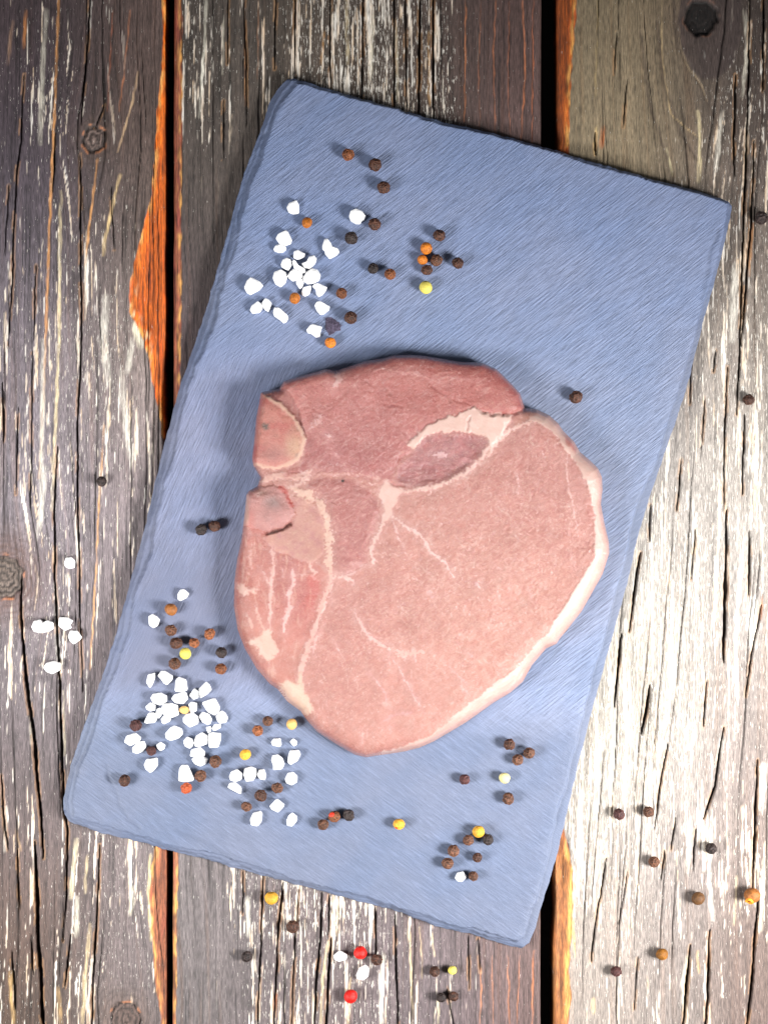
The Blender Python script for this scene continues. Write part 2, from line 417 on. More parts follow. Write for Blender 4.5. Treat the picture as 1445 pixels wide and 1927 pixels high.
LINES = {  # streaks of bare wood: points, width, colour, strength
 0: [([(112,-40),(110,30),(107,110),(102,240),(97,360),(92,480),(88,600),(82,760),(75,900)],4.5,(222,158,96),.9),
     ([(213,20),(208,110),(203,210)],3,(150,88,62),.8),([(245,20),(235,130),(225,210)],3,(186,120,84),.85),
     ([(260,135),(248,200),(232,250),(222,285)],4,(226,190,150),.8),([(184,300),(172,400),(160,500)],4,(228,164,100),.9),
     ([(226,330),(212,390),(200,440),(195,480)],6,(238,206,150),.85),([(115,360),(113,500),(112,640),(105,800),(98,960)],5.5,(240,220,176),.85),
     ([(196,800),(187,950),(182,1060),(175,1180),(170,1260)],3.2,(226,170,112),.9),([(88,20),(82,100),(79,200),(76,270)],9,(232,224,206),.6),
     ([(50,20),(45,90)],6,(214,140,76),.7),([(25,40),(15,120)],6,(190,150,120),.5),([(82,640),(80,800),(78,940)],9,(236,230,216),.7),
     ([(264,590),(256,620),(266,650)],14,(252,244,214),.85),([(200,560),(195,640),(205,720)],14,(246,240,226),.6),([(228,700),(238,800),(246,860)],12,(242,236,222),.5),
     ([(105,1100),(110,1250)],8,(240,234,224),.7),([(145,1580),(138,1640),(134,1690)],7,(240,226,190),.85),([(165,1610),(160,1680)],5,(236,214,170),.7),([(146,1690),(144,1760)],9,(240,234,214),.75),
     ([(250,1670),(246,1720)],8,(244,236,210),.8),([(284,1610),(281,1680),(285,1770)],6,(246,226,170),.9),([(170,1740),(160,1850),(155,1927)],7,(240,214,166),.7),
     ([(20,1830),(26,1927)],8,(226,184,120),.7),([(110,1860),(115,1927)],8,(220,180,120),.6),([(56,1300),(60,1400)],5,(240,228,206),.6),([(120,1300),(122,1420)],4,(240,226,196),.6),
     ([(12,1520),(10,1600)],8,(236,228,214),.6),([(40,1600),(30,1560)],4,(220,180,130),.5),([(86,880),(78,960),(72,1010)],10,(244,238,224),.7),([(250,640),(240,700)],10,(246,240,224),.7)],
 1: [([(331,-40),(333,200),(330,420),(336,640)],3,(220,128,60),.9),([(339,0),(341,300),(338,520)],2.5,(96,52,40),.8),
     ([(330,1640),(332,1800),(329,1927)],3,(206,130,80),.8),([(388,0),(385,90),(380,150),(376,220)],5,(238,232,214),.8),([(421,30),(420,140)],3,(228,220,200),.6),
     ([(462,0),(461,200)],2.2,(176,120,80),.6),([(486,0),(485,150)],2.2,(180,120,80),.5),([(876,0),(874,230)],2.6,(196,122,76),.75),([(905,0),(900,130),(903,240)],2,(176,110,76),.6),
     ([(932,0),(928,110),(932,250)],2.2,(196,120,78),.7),([(958,0),(955,140),(960,260)],2,(180,110,76),.6),([(983,0),(988,120),(980,265)],2.6,(204,124,80),.8),([(1003,0),(1001,270)],2.2,(190,110,70),.7),
     ([(770,1740),(773,1810),(776,1927)],3.2,(236,214,170),.85),([(790,1745),(795,1840)],2.4,(226,200,160),.7),([(812,1755),(818,1800)],3,(240,220,180),.8),([(825,1880),(824,1927)],4,(240,226,190),.85),
     ([(902,1800),(906,1860),(904,1927)],2.4,(206,136,92),.8),([(925,1800),(928,1927)],2.2,(196,128,90),.6),([(955,1800),(958,1927)],2.4,(204,130,86),.7),([(978,1800),(972,1927)],2.2,(200,126,84),.7),([(1003,1790),(1001,1927)],3,(206,126,78),.8),
     ([(617,1770),(608,1840),(604,1927)],5,(238,216,170),.8),([(636,1690),(634,1760)],4,(238,214,168),.6),([(660,1840),(655,1927)],4,(238,214,160),.6),([(723,1800),(716,1850),(718,1927)],7,(240,234,218),.8),
     ([(466,1690),(468,1760)],8,(240,234,218),.8),([(520,1870),(517,1900)],4,(206,96,50),.8),([(652,0),(655,120)],6,(240,220,180),.6),([(610,60),(604,120)],4,(230,170,100),.6),([(700,30),(698,150)],7,(240,230,206),.6),([(745,40),(748,190)],5,(240,226,196),.6),([(806,60),(808,200)],4,(228,176,110),.6)],
 2: [([(1068,60),(1066,160),(1069,280)],3,(238,156,60),.8),([(1125,0),(1122,100),(1120,180)],3,(204,176,120),.5),([(1135,240),(1131,275)],9,(222,116,46),.8),([(1122,240),(1119,290)],5,(244,214,150),.8),
     ([(1245,0),(1244,70),(1250,150),(1262,215),(1290,240),(1312,258)],2.6,(220,190,140),.7),([(1276,70),(1290,120),(1318,158),(1330,190)],3,(226,200,160),.7),
     ([(1312,210),(1317,260),(1314,340)],7,(246,226,180),.85),([(1400,20),(1405,70),(1402,130),(1395,180)],7,(236,228,208),.7),([(1358,210),(1352,260),(1346,320)],8,(240,232,216),.75),
     ([(1254,280),(1264,330)],4,(240,226,180),.6),([(1405,250),(1402,300)],6,(240,230,210),.7),([(1383,500),(1380,570),(1378,640)],12,(246,240,226),.7),([(1416,420),(1408,520)],4,(226,150,80),.5),
     ([(1418,1128),(1415,1180),(1417,1215)],14,(252,248,238),.95),([(1434,1120),(1430,1165)],4,(206,120,60),.7),([(1080,1650),(1076,1720),(1082,1800)],4,(246,206,120),.8),([(1300,1540),(1292,1640)],9,(240,232,216),.6),
     ([(1338,1540),(1334,1660),(1340,1730)],8,(244,238,226),.75),([(1360,1380),(1350,1440)],8,(246,242,232),.7),([(1436,1440),(1432,1520)],12,(246,242,232),.8),([(1294,1800),(1286,1850),(1290,1927)],9,(240,230,206),.75),
     ([(1385,1650),(1380,1740)],5,(238,216,176),.7),([(1437,1620),(1430,1750)],8,(240,230,206),.7),([(1117,1880),(1115,1905)],7,(246,214,150),.8),([(1312,1790),(1314,1830)],5,(232,190,130),.6)],
}
CRACKS = {  # points, width
 0: [([(172,-30),(165,80),(158,170),(153,235)],2.6),([(151,290),(151,400),(152,520),(153,640),(147,760),(146,940),(150,1060),(153,1200),(156,1300)],3.0),([(46,140),(40,260),(32,330),(25,480),(18,650)],2.6),
     ([(105,250),(100,360)],2.4),([(108,840),(103,960),(104,1080),(108,1200),(113,1280),(115,1380),(120,1500),(128,1560),(126,1650),(120,1770)],4.4),([(40,1090),(42,1200),(50,1280),(58,1340),(68,1430),(78,1540),(82,1615)],6.0),
     ([(66,1585),(70,1700),(74,1790),(80,1900),(84,1960)],6.5),([(188,1590),(184,1700),(178,1800),(172,1950)],3.4),([(33,1600),(38,1710)],2.6),([(23,1790),(28,1900)],3.4),([(135,1760),(122,1860)],2.8),([(3,1460),(10,1560),(16,1600)],2.6),
     ([(5,720),(7,830)],3.2),([(62,660),(60,820),(58,960)],2.2),([(34,760),(32,930)],2.2),([(60,1760),(62,1850)],2.4),([(180,240),(196,198)],2.2),([(68,500),(64,640)],2.2),([(210,350),(215,470)],1.8),([(17,350),(10,480)],2.2)],
 1: [([(421,190),(420,300)],2.2),([(622,-30),(622,180)],2.8),([(682,-30),(681,200)],3.2),([(743,-30),(741,210)],3.4),([(763,-20),(765,200)],2.4),([(790,-30),(788,220)],3.6),([(815,-30),(815,230)],3.6),([(556,-20),(554,140)],2.4),([(520,-20),(516,130)],2.4),([(460,-20),(464,240)],2.2),
     ([(496,1640),(492,1760),(484,1950)],3.2),([(533,1660),(523,1770),(515,1950)],3.2),([(563,1670),(555,1770),(548,1940)],2.4),([(606,1680),(603,1760),(595,1860),(590,1950)],3.6),([(620,1685),(617,1760)],2.6),([(623,1765),(615,1900),(610,1960)],5.0),
     ([(706,1710),(706,1800)],3.2),([(743,1720),(745,1800),(748,1950)],3.2),([(880,1760),(882,1860)],2.2),([(900,1765),(903,1830)],2.0),([(457,1640),(456,1720)],2.0),([(840,1860),(860,1960)],2.0),([(430,-20),(428,120)],1.8)],
 2: [([(1410,-30),(1408,130),(1405,260),(1398,420),(1395,560),(1390,700),(1385,780)],3.8),([(1436,-20),(1435,170)],3.6),([(1383,140),(1380,330)],3.2),([(1368,690),(1364,800),(1360,960)],3.0),([(1419,265),(1412,420),(1402,560),(1395,650)],3.4),
     ([(1366,960),(1366,1080),(1363,1180),(1360,1245)],6.0),([(1282,865),(1273,960)],2.8),([(1308,995),(1300,1090)],2.6),([(1204,1040),(1192,1120),(1183,1190)],4.2),([(1168,1195),(1155,1330)],4.2),([(1222,1290),(1215,1340),(1207,1380)],5.0),
     ([(1432,1140),(1412,1240),(1404,1310)],3.0),([(1360,1370),(1345,1480),(1322,1540)],3.8),([(1256,1400),(1240,1490),(1230,1560)],2.8),([(1425,1430),(1420,1560),(1415,1680)],4.2),([(1298,1780),(1290,1870),(1284,1950)],5.0),([(1335,1750),(1330,1880),(1324,1950)],4.0),
     ([(1426,1690),(1415,1830),(1403,1950)],4.0),([(1141,1615),(1122,1720),(1112,1810)],3.0),([(1222,950),(1220,1020)],2.6),([(1410,1000),(1408,1120)],4.0),([(1270,1540),(1262,1600)],2.2),([(1180,1640),(1165,1740)],2.0),([(1308,1560),(1304,1640)],2.2),([(1120,290),(1119,250)],3.0),
     ([(1160,60),(1155,140)],2.0),([(1180,150),(1172,240)],2.0),([(1300,660),(1297,760)],2.0),([(1325,750),(1318,860)],2.0),([(1345,660),(1342,700)],2.2),([(1400,780),(1396,930)],3.2),([(1330,1280),(1322,1370)],2.4),([(1250,1600),(1243,1660)],2.0),([(1200,1800),(1192,1900)],2.0)],
}
EDGES = {0: (lambda Y: -380 + 0 * Y, lambda Y: 310 - 3 * np.exp(-((Y - 830) / 250) ** 2) + 3 * Y / 1927 + 1.2 * noise(Y / 90, Y * 0 + .5, 21)),
         1: (lambda Y: 328 - 3 * Y / 1927 + 0.9 * noise(Y / 70, Y * 0 + .5, 22), lambda Y: 1018 - 1.5 * Y / 1927 + 0.5 * noise(Y / 80, Y * 0 + .5, 23)),
         2: (lambda Y: 1049 - 8 * Y / 1927 + 1.6 * noise(Y / 90, Y * 0 + .5, 24), lambda Y: 1740 + 0 * Y)}

def axis(lo, hi, f0, f1, fine, coarse):
    a = np.arange(f0, f1, fine)
    parts = [a]
    if lo < f0: parts.insert(0, np.linspace(lo, f0, max(2, int((f0 - lo) / coarse)), endpoint=False))
    parts.append(np.linspace(f1, hi, max(2, int((hi - f1) / coarse))))
    return np.concatenate(parts)

for pk in (0, 1, 2):
    eL, eR = EDGES[pk]
    lo, hi = {0: (-380, 310), 1: (328, 1018), 2: (1049, 1740)}[pk]
    ux = (axis(lo, hi, max(lo, -50), min(hi, 1500), 1.8, 9.0) - lo) / (hi - lo)
    vy = axis(-380, 2310, -60, 1987, 3.2, 16.0)
    U, Y = np.meshgrid(ux, vy)
    X = eL(Y) + (eR(Y) - eL(Y)) * U
    g = grain(X, Y)
    col = C(128, 128, 128) * np.ones(X.shape + (3,))
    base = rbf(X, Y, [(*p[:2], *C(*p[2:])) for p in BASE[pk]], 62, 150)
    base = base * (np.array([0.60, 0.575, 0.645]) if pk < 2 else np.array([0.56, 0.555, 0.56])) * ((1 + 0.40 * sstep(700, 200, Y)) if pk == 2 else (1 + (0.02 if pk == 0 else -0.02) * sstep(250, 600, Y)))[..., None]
    dens = rbf(X, Y, DENS[pk], 30, 75)[..., 0] * (0.66, 0.84, 0.74)[pk]
    n1 = fbm(g / 16, Y / 420, 30 + pk, 3); n2 = fbm(g / 5, Y / 170, 40 + pk, 3); n3 = fbm(g / 34, Y / 300, 50 + pk, 3)
    smooth_zone = 1 - dens
    lum = 1 + (0.38, 0.38, 0.26)[pk] * n1 + (0.34, 0.34, 0.24)[pk] * n2 + 0.22 * n3
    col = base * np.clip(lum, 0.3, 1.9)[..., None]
    col = col * (1 - (0.55, 0.55, 0.30)[pk] * sstep(0.12, 0.5, fbm(g / 3.4, Y / 300, 64 + pk, 2)) - (0.30, 0.35, 0.18)[pk] * sstep(0.15, 0.5, fbm(g / 9, Y / 120, 66 + pk, 3)))[..., None]
    # warm brown bands between the grey ones
    warm = sstep(0.18, 0.55, fbm(g / 11, Y / 520, 60 + pk, 2))
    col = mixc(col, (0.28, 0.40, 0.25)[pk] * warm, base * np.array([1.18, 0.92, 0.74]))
    # pale flakes, long along the grain
    fl = fbm(g / 4.6, Y / 150, 70 + pk, 4) + 0.26 * noise(g / 2.6, Y / 40, 75 + pk) + 0.85 * fbm(g / 15, Y / 360, 78 + pk, 2)
    flake = sstep(0.60, 0.72, fl + 0.62 * dens) * sstep(0.03, 0.22, dens)
    tone = np.clip(0.72 + 0.5 * noise(g / 7, Y / 90, 81 + pk), 0.4, 1)
    cream = 0.86 * (C(240, 234, 224) * tone[..., None] + C(206, 160, 100) * (1 - tone[..., None]))
    col = mixc(col, 0.88 * flake, cream)
    Z = 0.10 * n1 + 0.14 * n2 + 0.10 * flake                      # millimetres
    for pts, w, c, s in LINES[pk]:
        W = window(X, Y, pts, 20)
        if W is None: continue
        x_, y_ = X[W], Y[W]
        d, t = line_dist(x_ + 2.0 * noise(x_ / 9, y_ / 26, 90), y_, pts, True)
        m = sstep(w * 0.75, w * 0.22, d) * np.sin(np.pi * np.clip(0.06 + 0.88 * t, 0, 1)) ** 0.5
        m = m * np.clip(0.85 + 0.8 * noise(x_ / 4, y_ / 45, 92), 0, 1) * s
        col[W] = mixc(col[W], m, 0.76 * C(*c)); Z[W] -= 0.15 * m
    # bare sloping edges beside the gaps
    for poly, c in ORANGE_EDGE[pk]:
        sd = poly_sdf(X + 2.2 * noise(X / 12, Y / 22, 95), Y, poly)
        m = sstep(0.8, -1.2, sd)
        oc = 0.98 * C(*c)
        v = np.clip(0.82 + 1.05 * fbm(X / 2.8, Y / 120, 96 + pk, 4) + 0.45 * fbm(X / 14, Y / 60, 94 + pk, 2), 0.15, 2)
        deep = sstep(0, 0.5, fbm(X / 9, Y / 90, 98 + pk, 2))
        tint = np.stack([oc[0] * v, oc[1] * v * (1 - 0.25 * deep), oc[2] * v], -1)
        tint = mixc(tint, 0.8 * sstep(-11, -1, sd) * (sd < 0) * sstep(-.2, .3, fbm(X / 10, Y / 40, 93, 2)), 0.8 * C(238, 178, 96))
        inner = sstep(*((9, 17) if pk < 2 else (5, 12)), -sd + 4 * noise(X / 8, Y / 60, 91)) * (0.85 if pk == 2 else 0.5)
        tint = mixc(tint, inner, oc * np.array([0.42, 0.36, 0.40]) * v[..., None])  # red-brown wood, darkened further in colour for shade down the slope
        if pk == 0: tint = mixc(tint, 0.85 * sstep(.05, .45, fbm(X / 9, Y / 40, 89, 3)) * sstep(-22, -2, sd) * sstep(500, 600, Y) * sstep(700, 640, Y), 0.85 * C(252, 236, 190))
        col = mixc(col, m, tint)
        dens = dens * (1 - m)
        Z = Z - np.clip(-sd, 0, 60) * 0.030 - 0.25 * m
    # rounded arrises
    for dist in (X - eL(Y), eR(Y) - X):
        Z = Z - 0.9 * np.clip(1 - dist / 6.0, 0, 1) ** 2
    # knots
    ids = np.zeros(X.shape, int)
    for ki, (kx, ky, R, fr, ys, c) in enumerate(KNOTS):
        if not (lo - 40 < kx < hi + 40): continue
        ang = np.arctan2(Y - ky, X - kx)
        rr = np.hypot(X - kx, (Y - ky) * 0.92) + 2.2 * noise(3 + 1.3 * np.cos(ang) * 2, 3 + 1.3 * np.sin(ang) * 2, 5 + ki) * R / 16
        core = sstep(R + 1, R - 2, rr)
        ring = 0.85 + 0.45 * np.sin(rr * 0.6 + 1.6 * noise(X / 12, Y / 12, 7)) + 0.28 * fbmr(X / 8, Y / 8, 8 + ki, 3)
        halo = np.exp(-np.clip(rr - R, 0, 999) ** 2 / (2 * (R * (0.75 if ki != 1 else 0.95)) ** 2))
        arcs = sstep(.35, .95, np.sin(rr * 0.62 + 2.2 * noise(X / 22, Y / 22, 16))) * np.exp(-(np.clip(rr - R, 0, 999) / (R * 1.3)) ** 2) * (rr > R)
        col = col * (1 - 0.45 * arcs)[..., None]
        swirl = 0.75 + 0.5 * fbmr(rr / 5, ang * 3, 12 + ki, 2)
        col = mixc(col, (0.5 if ki != 1 else 0.75) * halo * np.clip(swirl, 0, 1), C(*((96, 78, 68) if ki != 1 else (92, 66, 56))))
        col = mixc(col, core, C(*c) * np.clip(ring, .25, 2)[..., None])
        gro = np.exp(-((rr - R) / 1.8) ** 2) * np.clip(0.8 + 0.9 * noise(np.cos(ang) * 2.2 + 9, np.sin(ang) * 2.2 + ki, 13), 0.1, 1)
        col = mixc(col, 0.9 * gro, C(20, 14, 12))
        rim = np.exp(-((rr - R - 4) / 1.6) ** 2) * sstep(0, .4, noise(np.cos(ang) * 1.8 + 4, np.sin(ang) * 1.8 + ki, 14))
        col = mixc(col, 0.6 * rim, C(206, 132, 84))
        for f_, wd in ((0.5, 1.6), (0.78, 1.2)):          # growth rings opened by drying
            gro2 = np.exp(-((rr - R * f_ - 2 * noise(X / 9, Y / 9, 15)) / wd) ** 2) * core * (0.8 if ki in (0, 1) else 0.35)
            col = mixc(col, .8 * gro2, C(30, 23, 20)); Z = Z - 0.5 * gro2
        rays = np.exp(-(np.abs(np.sin(ang * 2.5 + ki + 1.2 * noise(X / 25, Y / 25, 9))) / 0.05) ** 2) * sstep(R * .2, R * .6, rr) * np.exp(-(rr / (R * (1.3 if ki == 1 else 0.9))) ** 4)
        col = mixc(col, .7 * rays, C(26, 19, 17)); Z = Z - 0.6 * rays
        Z = Z - 1.1 * gro - (1.6 if ki == 3 else 0.3) * core
        dens = dens * (1 - core) * (1 - 0.6 * halo)
        ids[rr < R] = 1 + ki
    if pk == 2:   # dark tongue of wood below the black knot
        sd = poly_sdf(X + 3 * noise(X / 16, Y / 30, 97), Y, [(1283, -60), (1276, 40), (1280, 85), (1300, 130), (1322, 150), (1352, 146), (1378, 120), (1392, 70), (1398, -60)])
        m = sstep(4, -4, sd) * (ids == 0)
        col = mixc(col, 0.8 * m, C(66, 55, 53) * (1 + .3 * n2[..., None])); dens = dens * (1 - .8 * m)
        for pts in ([(1262, -30), (1276, 90), (1320, 165), (1352, 240)], [(1205, 60), (1220, 190), (1255, 300), (1275, 380)], [(1235, 40), (1248, 150), (1280, 250), (1312, 300)]):
            d = line_dist(X + 2 * noise(X / 12, Y / 20, 99), Y, pts)
            col = mixc(col, 0.55 * sstep(5, 0.5, d), C(72, 60, 52)); Z = Z - 0.3 * sstep(5, 0.5, d)
    # cracks: the measured ones, then hair cracks that follow the grain
    for pts, w in CRACKS[pk]:
        W = window(X, Y, pts, 20)
        if W is None: continue
        x_, y_ = X[W], Y[W]
        d, t = line_dist(x_ + 1.6 * noise(x_ / 60, y_ / 75, 101) + 0.8 * noise(x_ / 30, y_ / 12, 102), y_, pts, True)
        hw = 0.46 * w * np.sin(np.pi * np.clip(0.03 + 0.94 * t, 0, 1)) ** 0.6 * (1 + 0.5 * noise(x_ / 40, y_ / 45, 105))
        m = sstep(hw + 1.1, hw - 0.7, d)
        c_ = mixc(col[W], 0.92 * m, C(24, 17, 14)); Z[W] -= (0.5 + 0.42 * w) * m
        lip = np.exp(-((d - hw - 2.2) / 1.3) ** 2) * (noise(x_ / 20, y_ / 60, 103) > 0.05)
        col[W] = mixc(c_, 0.30 * lip, C(214, 160, 104)); dens[W] *= (1 - m)
    r = np.random.RandomState(200 + pk)
    for k in range(40):
        g0 = r.uniform(lo if pk else -60, min(hi, 1500)); y0 = r.uniform(-50, 1950); L = r.uniform(60, 320); sl = r.uniform(-.03, .03) + (-.06 if pk == 2 and y0 > 850 else 0)
        if pk == 1 and 860 < g0: continue
        W = window(X, Y, [(g0 - 75, y0 - L), (g0 + 75, y0 + L)], 0)
        if W is None: continue
        x_, y_ = X[W], Y[W]
        yy = (y_ - y0) / L
        d = np.abs(g[W] - g0 - sl * (y_ - y0) + 0.9 * noise(x_ / 50, y_ / 40, 104))
        m = sstep(1.6, 0.4, d) * np.sqrt(np.clip(1 - yy * yy, 0, 1))
        col[W] = mixc(col[W], 0.8 * m, C(28, 20, 17)); Z[W] -= 0.7 * m
    col = np.clip(col, 0.003, 0.82)
    ax, ay = at(X, Y)
    V = np.stack([ax, ay, Z * 0.001], -1).reshape(-1, 3)
    nv, nu = X.shape
    I = np.arange(nv * nu).reshape(nv, nu)
    F = np.stack([I[1:, :-1], I[1:, 1:], I[:-1, 1:], I[:-1, :-1]], -1).reshape(-1, 4)
    fid = ids[:-1, :-1].ravel()
    # side walls down to the underside
    colf = col.reshape(-1, 3); aux = np.stack([dens, dens, dens], -1).reshape(-1, 3)
    loop = np.concatenate([I[0, :], I[1:, -1], I[-1, -2::-1], I[-2:0:-1, 0]])
    low = V[loop].copy(); low[:, 2] = -0.022
    base_i = len(V)
    V = np.vstack([V, low]); colf = np.vstack([colf, colf[loop] * 0.8]); aux = np.vstack([aux, aux[loop] * 0])
    li = base_i + np.arange(len(loop)); nx = np.roll(np.arange(len(loop)), -1)
    F = np.vstack([F, np.stack([loop, loop[nx], li[nx], li], -1)])
    fid = np.concatenate([fid, np.zeros(len(loop), int)])
    specs = {0: ("plank", WOOD, None, ["grey weathered plank with knots and bright orange split edge", "plank half hidden under the slate with flaking pale streaks", "bleached tan plank with round black knot"][pk])}
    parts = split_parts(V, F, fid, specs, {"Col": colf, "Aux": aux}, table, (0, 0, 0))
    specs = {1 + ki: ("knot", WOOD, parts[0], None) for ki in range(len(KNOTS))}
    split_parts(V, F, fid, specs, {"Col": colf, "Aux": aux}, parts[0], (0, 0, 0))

uv = [(-.34, -.36, -.0225), (.34, -.36, -.0225), (.34, .36, -.0225), (-.34, .36, -.0225), (-.34, -.36, -.04), (.34, -.36, -.04), (.34, .36, -.04), (-.34, .36, -.04)]
make_obj("gap_backing", uv, [(0, 1, 2, 3), (7, 6, 5, 4), (0, 4, 5, 1), (1, 5, 6, 2), (2, 6, 7, 3), (3, 7, 4, 0)], GAP_DARK, table, smooth=False)  # unseen slab added so the gaps between the planks stay dark

# ------------------------------------------------------------------ slate board
TH = 0.0062
TOP = [(540,147),(552,146),(600,160),(640,172),(700,189),(770,210),(850,232),(930,250),(1000,268),(1050,282),(1100,298),(1150,313),(1200,328),(1250,342),(1300,354),(1345,368),(1372,378)]
RIGHT = [(1378,386),(1374,412),(1360,470),(1345,530),(1330,582),(1310,660),(1290,738),(1265,812),(1240,884),(1218,950),(1200,1012),(1180,1100),(1155,1190),(1130,1280),(1112,1345),(1095,1412),(1078,1485),(1060,1560),(1046,1618),(1034,1660),(1020,1702),(1009,1747),(996,1776)]
BOT = [(981,1788),(960,1783),(930,1776),(900,1765),(860,1756),(820,1746),(780,1730),(740,1715),(690,1702),(640,1690),(600,1678),(560,1668),(500,1652),(430,1634),(380,1617),(320,1604),(250,1583),(190,1570),(150,1556),(128,1548)]
LEFT = [(119,1534),(118,1502),(135,1432),(160,1360),(200,1250),(222,1180),(240,1110),(275,980),(292,905),(310,830),(340,720),(366,645),(390,572),(430,430),(445,375),(460,322),(478,275),(492,240),(504,196),(520,168)]

def resample(pts, n):
    p = np.array(pts, float); s = np.concatenate([[0], np.cumsum(np.hypot(*np.diff(p, axis=0).T))])
    q = np.linspace(0, s[-1], n)
    return np.stack([np.interp(q, s, p[:, 0]), np.interp(q, s, p[:, 1])], -1)

NU, NV = 420, 690
tp = resample(TOP + RIGHT[:1], NU); bt = resample((BOT + LEFT[:1])[::-1], NU)
lf = resample((LEFT + TOP[:1])[::-1], NV); rt = resample(RIGHT + BOT[:1], NV)
for e, sd_, amp in ((tp, 1, 3.0), (bt, 2, 3.2), (lf, 3, 2.2), (rt, 4, 1.8)):      # nibbled outline
    k = np.arange(len(e)); env = np.minimum(1, np.minimum(k, len(e) - 1 - k) / 6.0)
    dirv = np.gradient(e, axis=0); nrm = np.stack([dirv[:, 1], -dirv[:, 0]], -1); nrm /= np.linalg.norm(nrm, axis=1, keepdims=True)
    e += nrm * (env * amp * (fbm(k / 9.0, k * 0 + sd_ + .3, 110 + sd_, 3)))[:, None]
u = np.linspace(0, 1, NU)[None, :, None]; v = np.linspace(0, 1, NV)[:, None, None]
P = (1 - v) * tp[None] + v * bt[None] + (1 - u) * lf[:, None] + u * rt[:, None] - ((1 - u) * (1 - v) * tp[0] + u * (1 - v) * tp[-1] + (1 - u) * v * bt[0] + u * v * bt[-1])
SX, SY = P[..., 0], P[..., 1]
dT = line_dist(SX, SY, tp[::4].tolist() + [tp[-1].tolist()]); dB = line_dist(SX, SY, bt[::4].tolist() + [bt[-1].tolist()])
dL = line_dist(SX, SY, lf[::5].tolist() + [lf[-1].tolist()]); dR = line_dist(SX, SY, rt[::5].tolist() + [rt[-1].tolist()])
drop = np.zeros(SX.shape)
edge_dark = np.zeros(SX.shape)
for d, width, seed, steps in ((dT, 7, 1, 2), (dB, 17, 2, 3), (dL, 26, 3, 2), (dR, 25, 4, 1)):
    along = SX if seed in (1, 2) else SY
    across_n = fbm(along / 130, d / 90, 120 + seed, 5)
    w = width * (1 + 0.8 * across_n)
    if seed == 4: w = w * (0.55 + 0.6 * sstep(500, 900, SY))
    t = np.clip(d / np.maximum(w, 3), 0, 1)
    # broken layers: a staircase of thin sheets with wandering lips
    q = np.zeros(SX.shape); fade = 1 - sstep(0.86, 1.0, t)
    for k in range(steps):
        lip = (k + 0.8) / (steps + 0.4) + (0.16 if seed < 3 else 0.30) * fbm(along / (95 if seed < 3 else 210), along * 0 + k * 3.7, 130 + seed * 5 + k, 3) + (0.17 if seed < 3 else 0.05) * fbm(along / 24, d / 30 + k * 2.3, 137 + k, 4)
        hgt = 0.5 + 0.5 * sstep(-.3, .3, noise(along / 140, along * 0 + 9.1 * k, 139 + seed))
        q = q + (1.0 / steps) * hgt * sstep(lip + 0.03, lip - 0.03, t) * fade
        edge_dark = np.maximum(edge_dark, 0.25 * hgt * np.exp(-((t - lip + 0.05) / 0.06) ** 2) * (steps > 1) * fade)  # shade under the sheet lips, put into the colour
    depth = {1: 2.6, 2: 4.6, 3: 2.6, 4: 2.3}[seed]
    slope = (1 - t) ** 1.3
    drop = np.maximum(drop, depth * ((0.75 * q + 0.25 * slope) if seed == 2 else (0.72 * q + 0.28 * slope)))
relief = 0.08 * fbmr(SX / 190, SY / 240, 140, 2) + 0.04 * fbmr(SX / 30 + SY / 60, SY / 24, 141, 2)
for pts in ([(200,1440),(216,1490),(235,1530),(262,1558)], [(330,1560),(400,1590),(440,1622)], [(500,250),(470,330),(440,440),(410,540)], [(530,190),(505,240),(490,290)], [(395,520),(330,740),(300,860)],
            [(1352,430),(1330,500),(1322,560)], [(420,450),(350,690),(290,900),(250,1060),(215,1200)], [(300,900),(262,1040),(222,1160),(190,1260)]):
    d = line_dist(SX + 5 * noise(SX / 25, SY / 25, 142), SY, pts)
    drop = drop + 0.28 * sstep(7, 0.5, d); edge_dark = np.maximum(edge_dark, 0.30 * sstep(4, 0.5, d))
SZ = TH + (relief - drop) * 0.001
ax, ay = at(SX, SY, TH)
V = np.stack([ax, ay, SZ], -1).reshape(-1, 3)
I = np.arange(NU * NV).reshape(NV, NU)
F = np.stack([I[1:, :-1], I[1:, 1:], I[:-1, 1:], I[:-1, :-1]], -1).reshape(-1, 4)
wt = sstep(760, 560, SY) + 0 * SX
wl = (1 - wt) * sstep(1380, 1230, SY) * sstep(760, 420, SX)
wr = (1 - wt) * sstep(1420, 1290, SY) - wl
wb = sstep(1270, 1420, SY)
amp = 1 - 0.55 * np.exp(-((SX - 330) / 110) ** 2 - ((SY - 1200) / 170) ** 2)
amp = amp * (1 - 0.25 * wb) * (1 - 0.5 * np.clip(drop, 0, 1))
Dir = np.stack([(wt + np.clip(wr, 0, 1)) * amp, wl * amp, wb * amp], -1).reshape(-1, 3)
ecol = np.ones(SX.shape + (3,)) * (1 - 0.25 * edge_dark)[..., None]
ecol = ecol * (np.array([0.955, 0.935, 0.90]) + sstep(900, 350, SY)[..., None] * np.array([-0.005, 0.055, 0.155]))
ecol = ecol * (1 + wl[..., None] * np.array([0.04, -0.02, 0.0]))
ecol = (ecol * (1 + 0.04 * fbmr(SX / 60, SY / 60, 143, 3))[..., None]).reshape(-1, 3)
loop = np.concatenate([I[0, :], I[1:, -1], I[-1, -2::-1], I[-2:0:-1, 0]])
ring = V[loop]; cen = V.mean(0)
prev = loop
ndir = (ring - cen); ndir[:, 2] = 0; ndir /= np.linalg.norm(ndir, axis=1, keepdims=True)
kk = np.arange(len(loop))
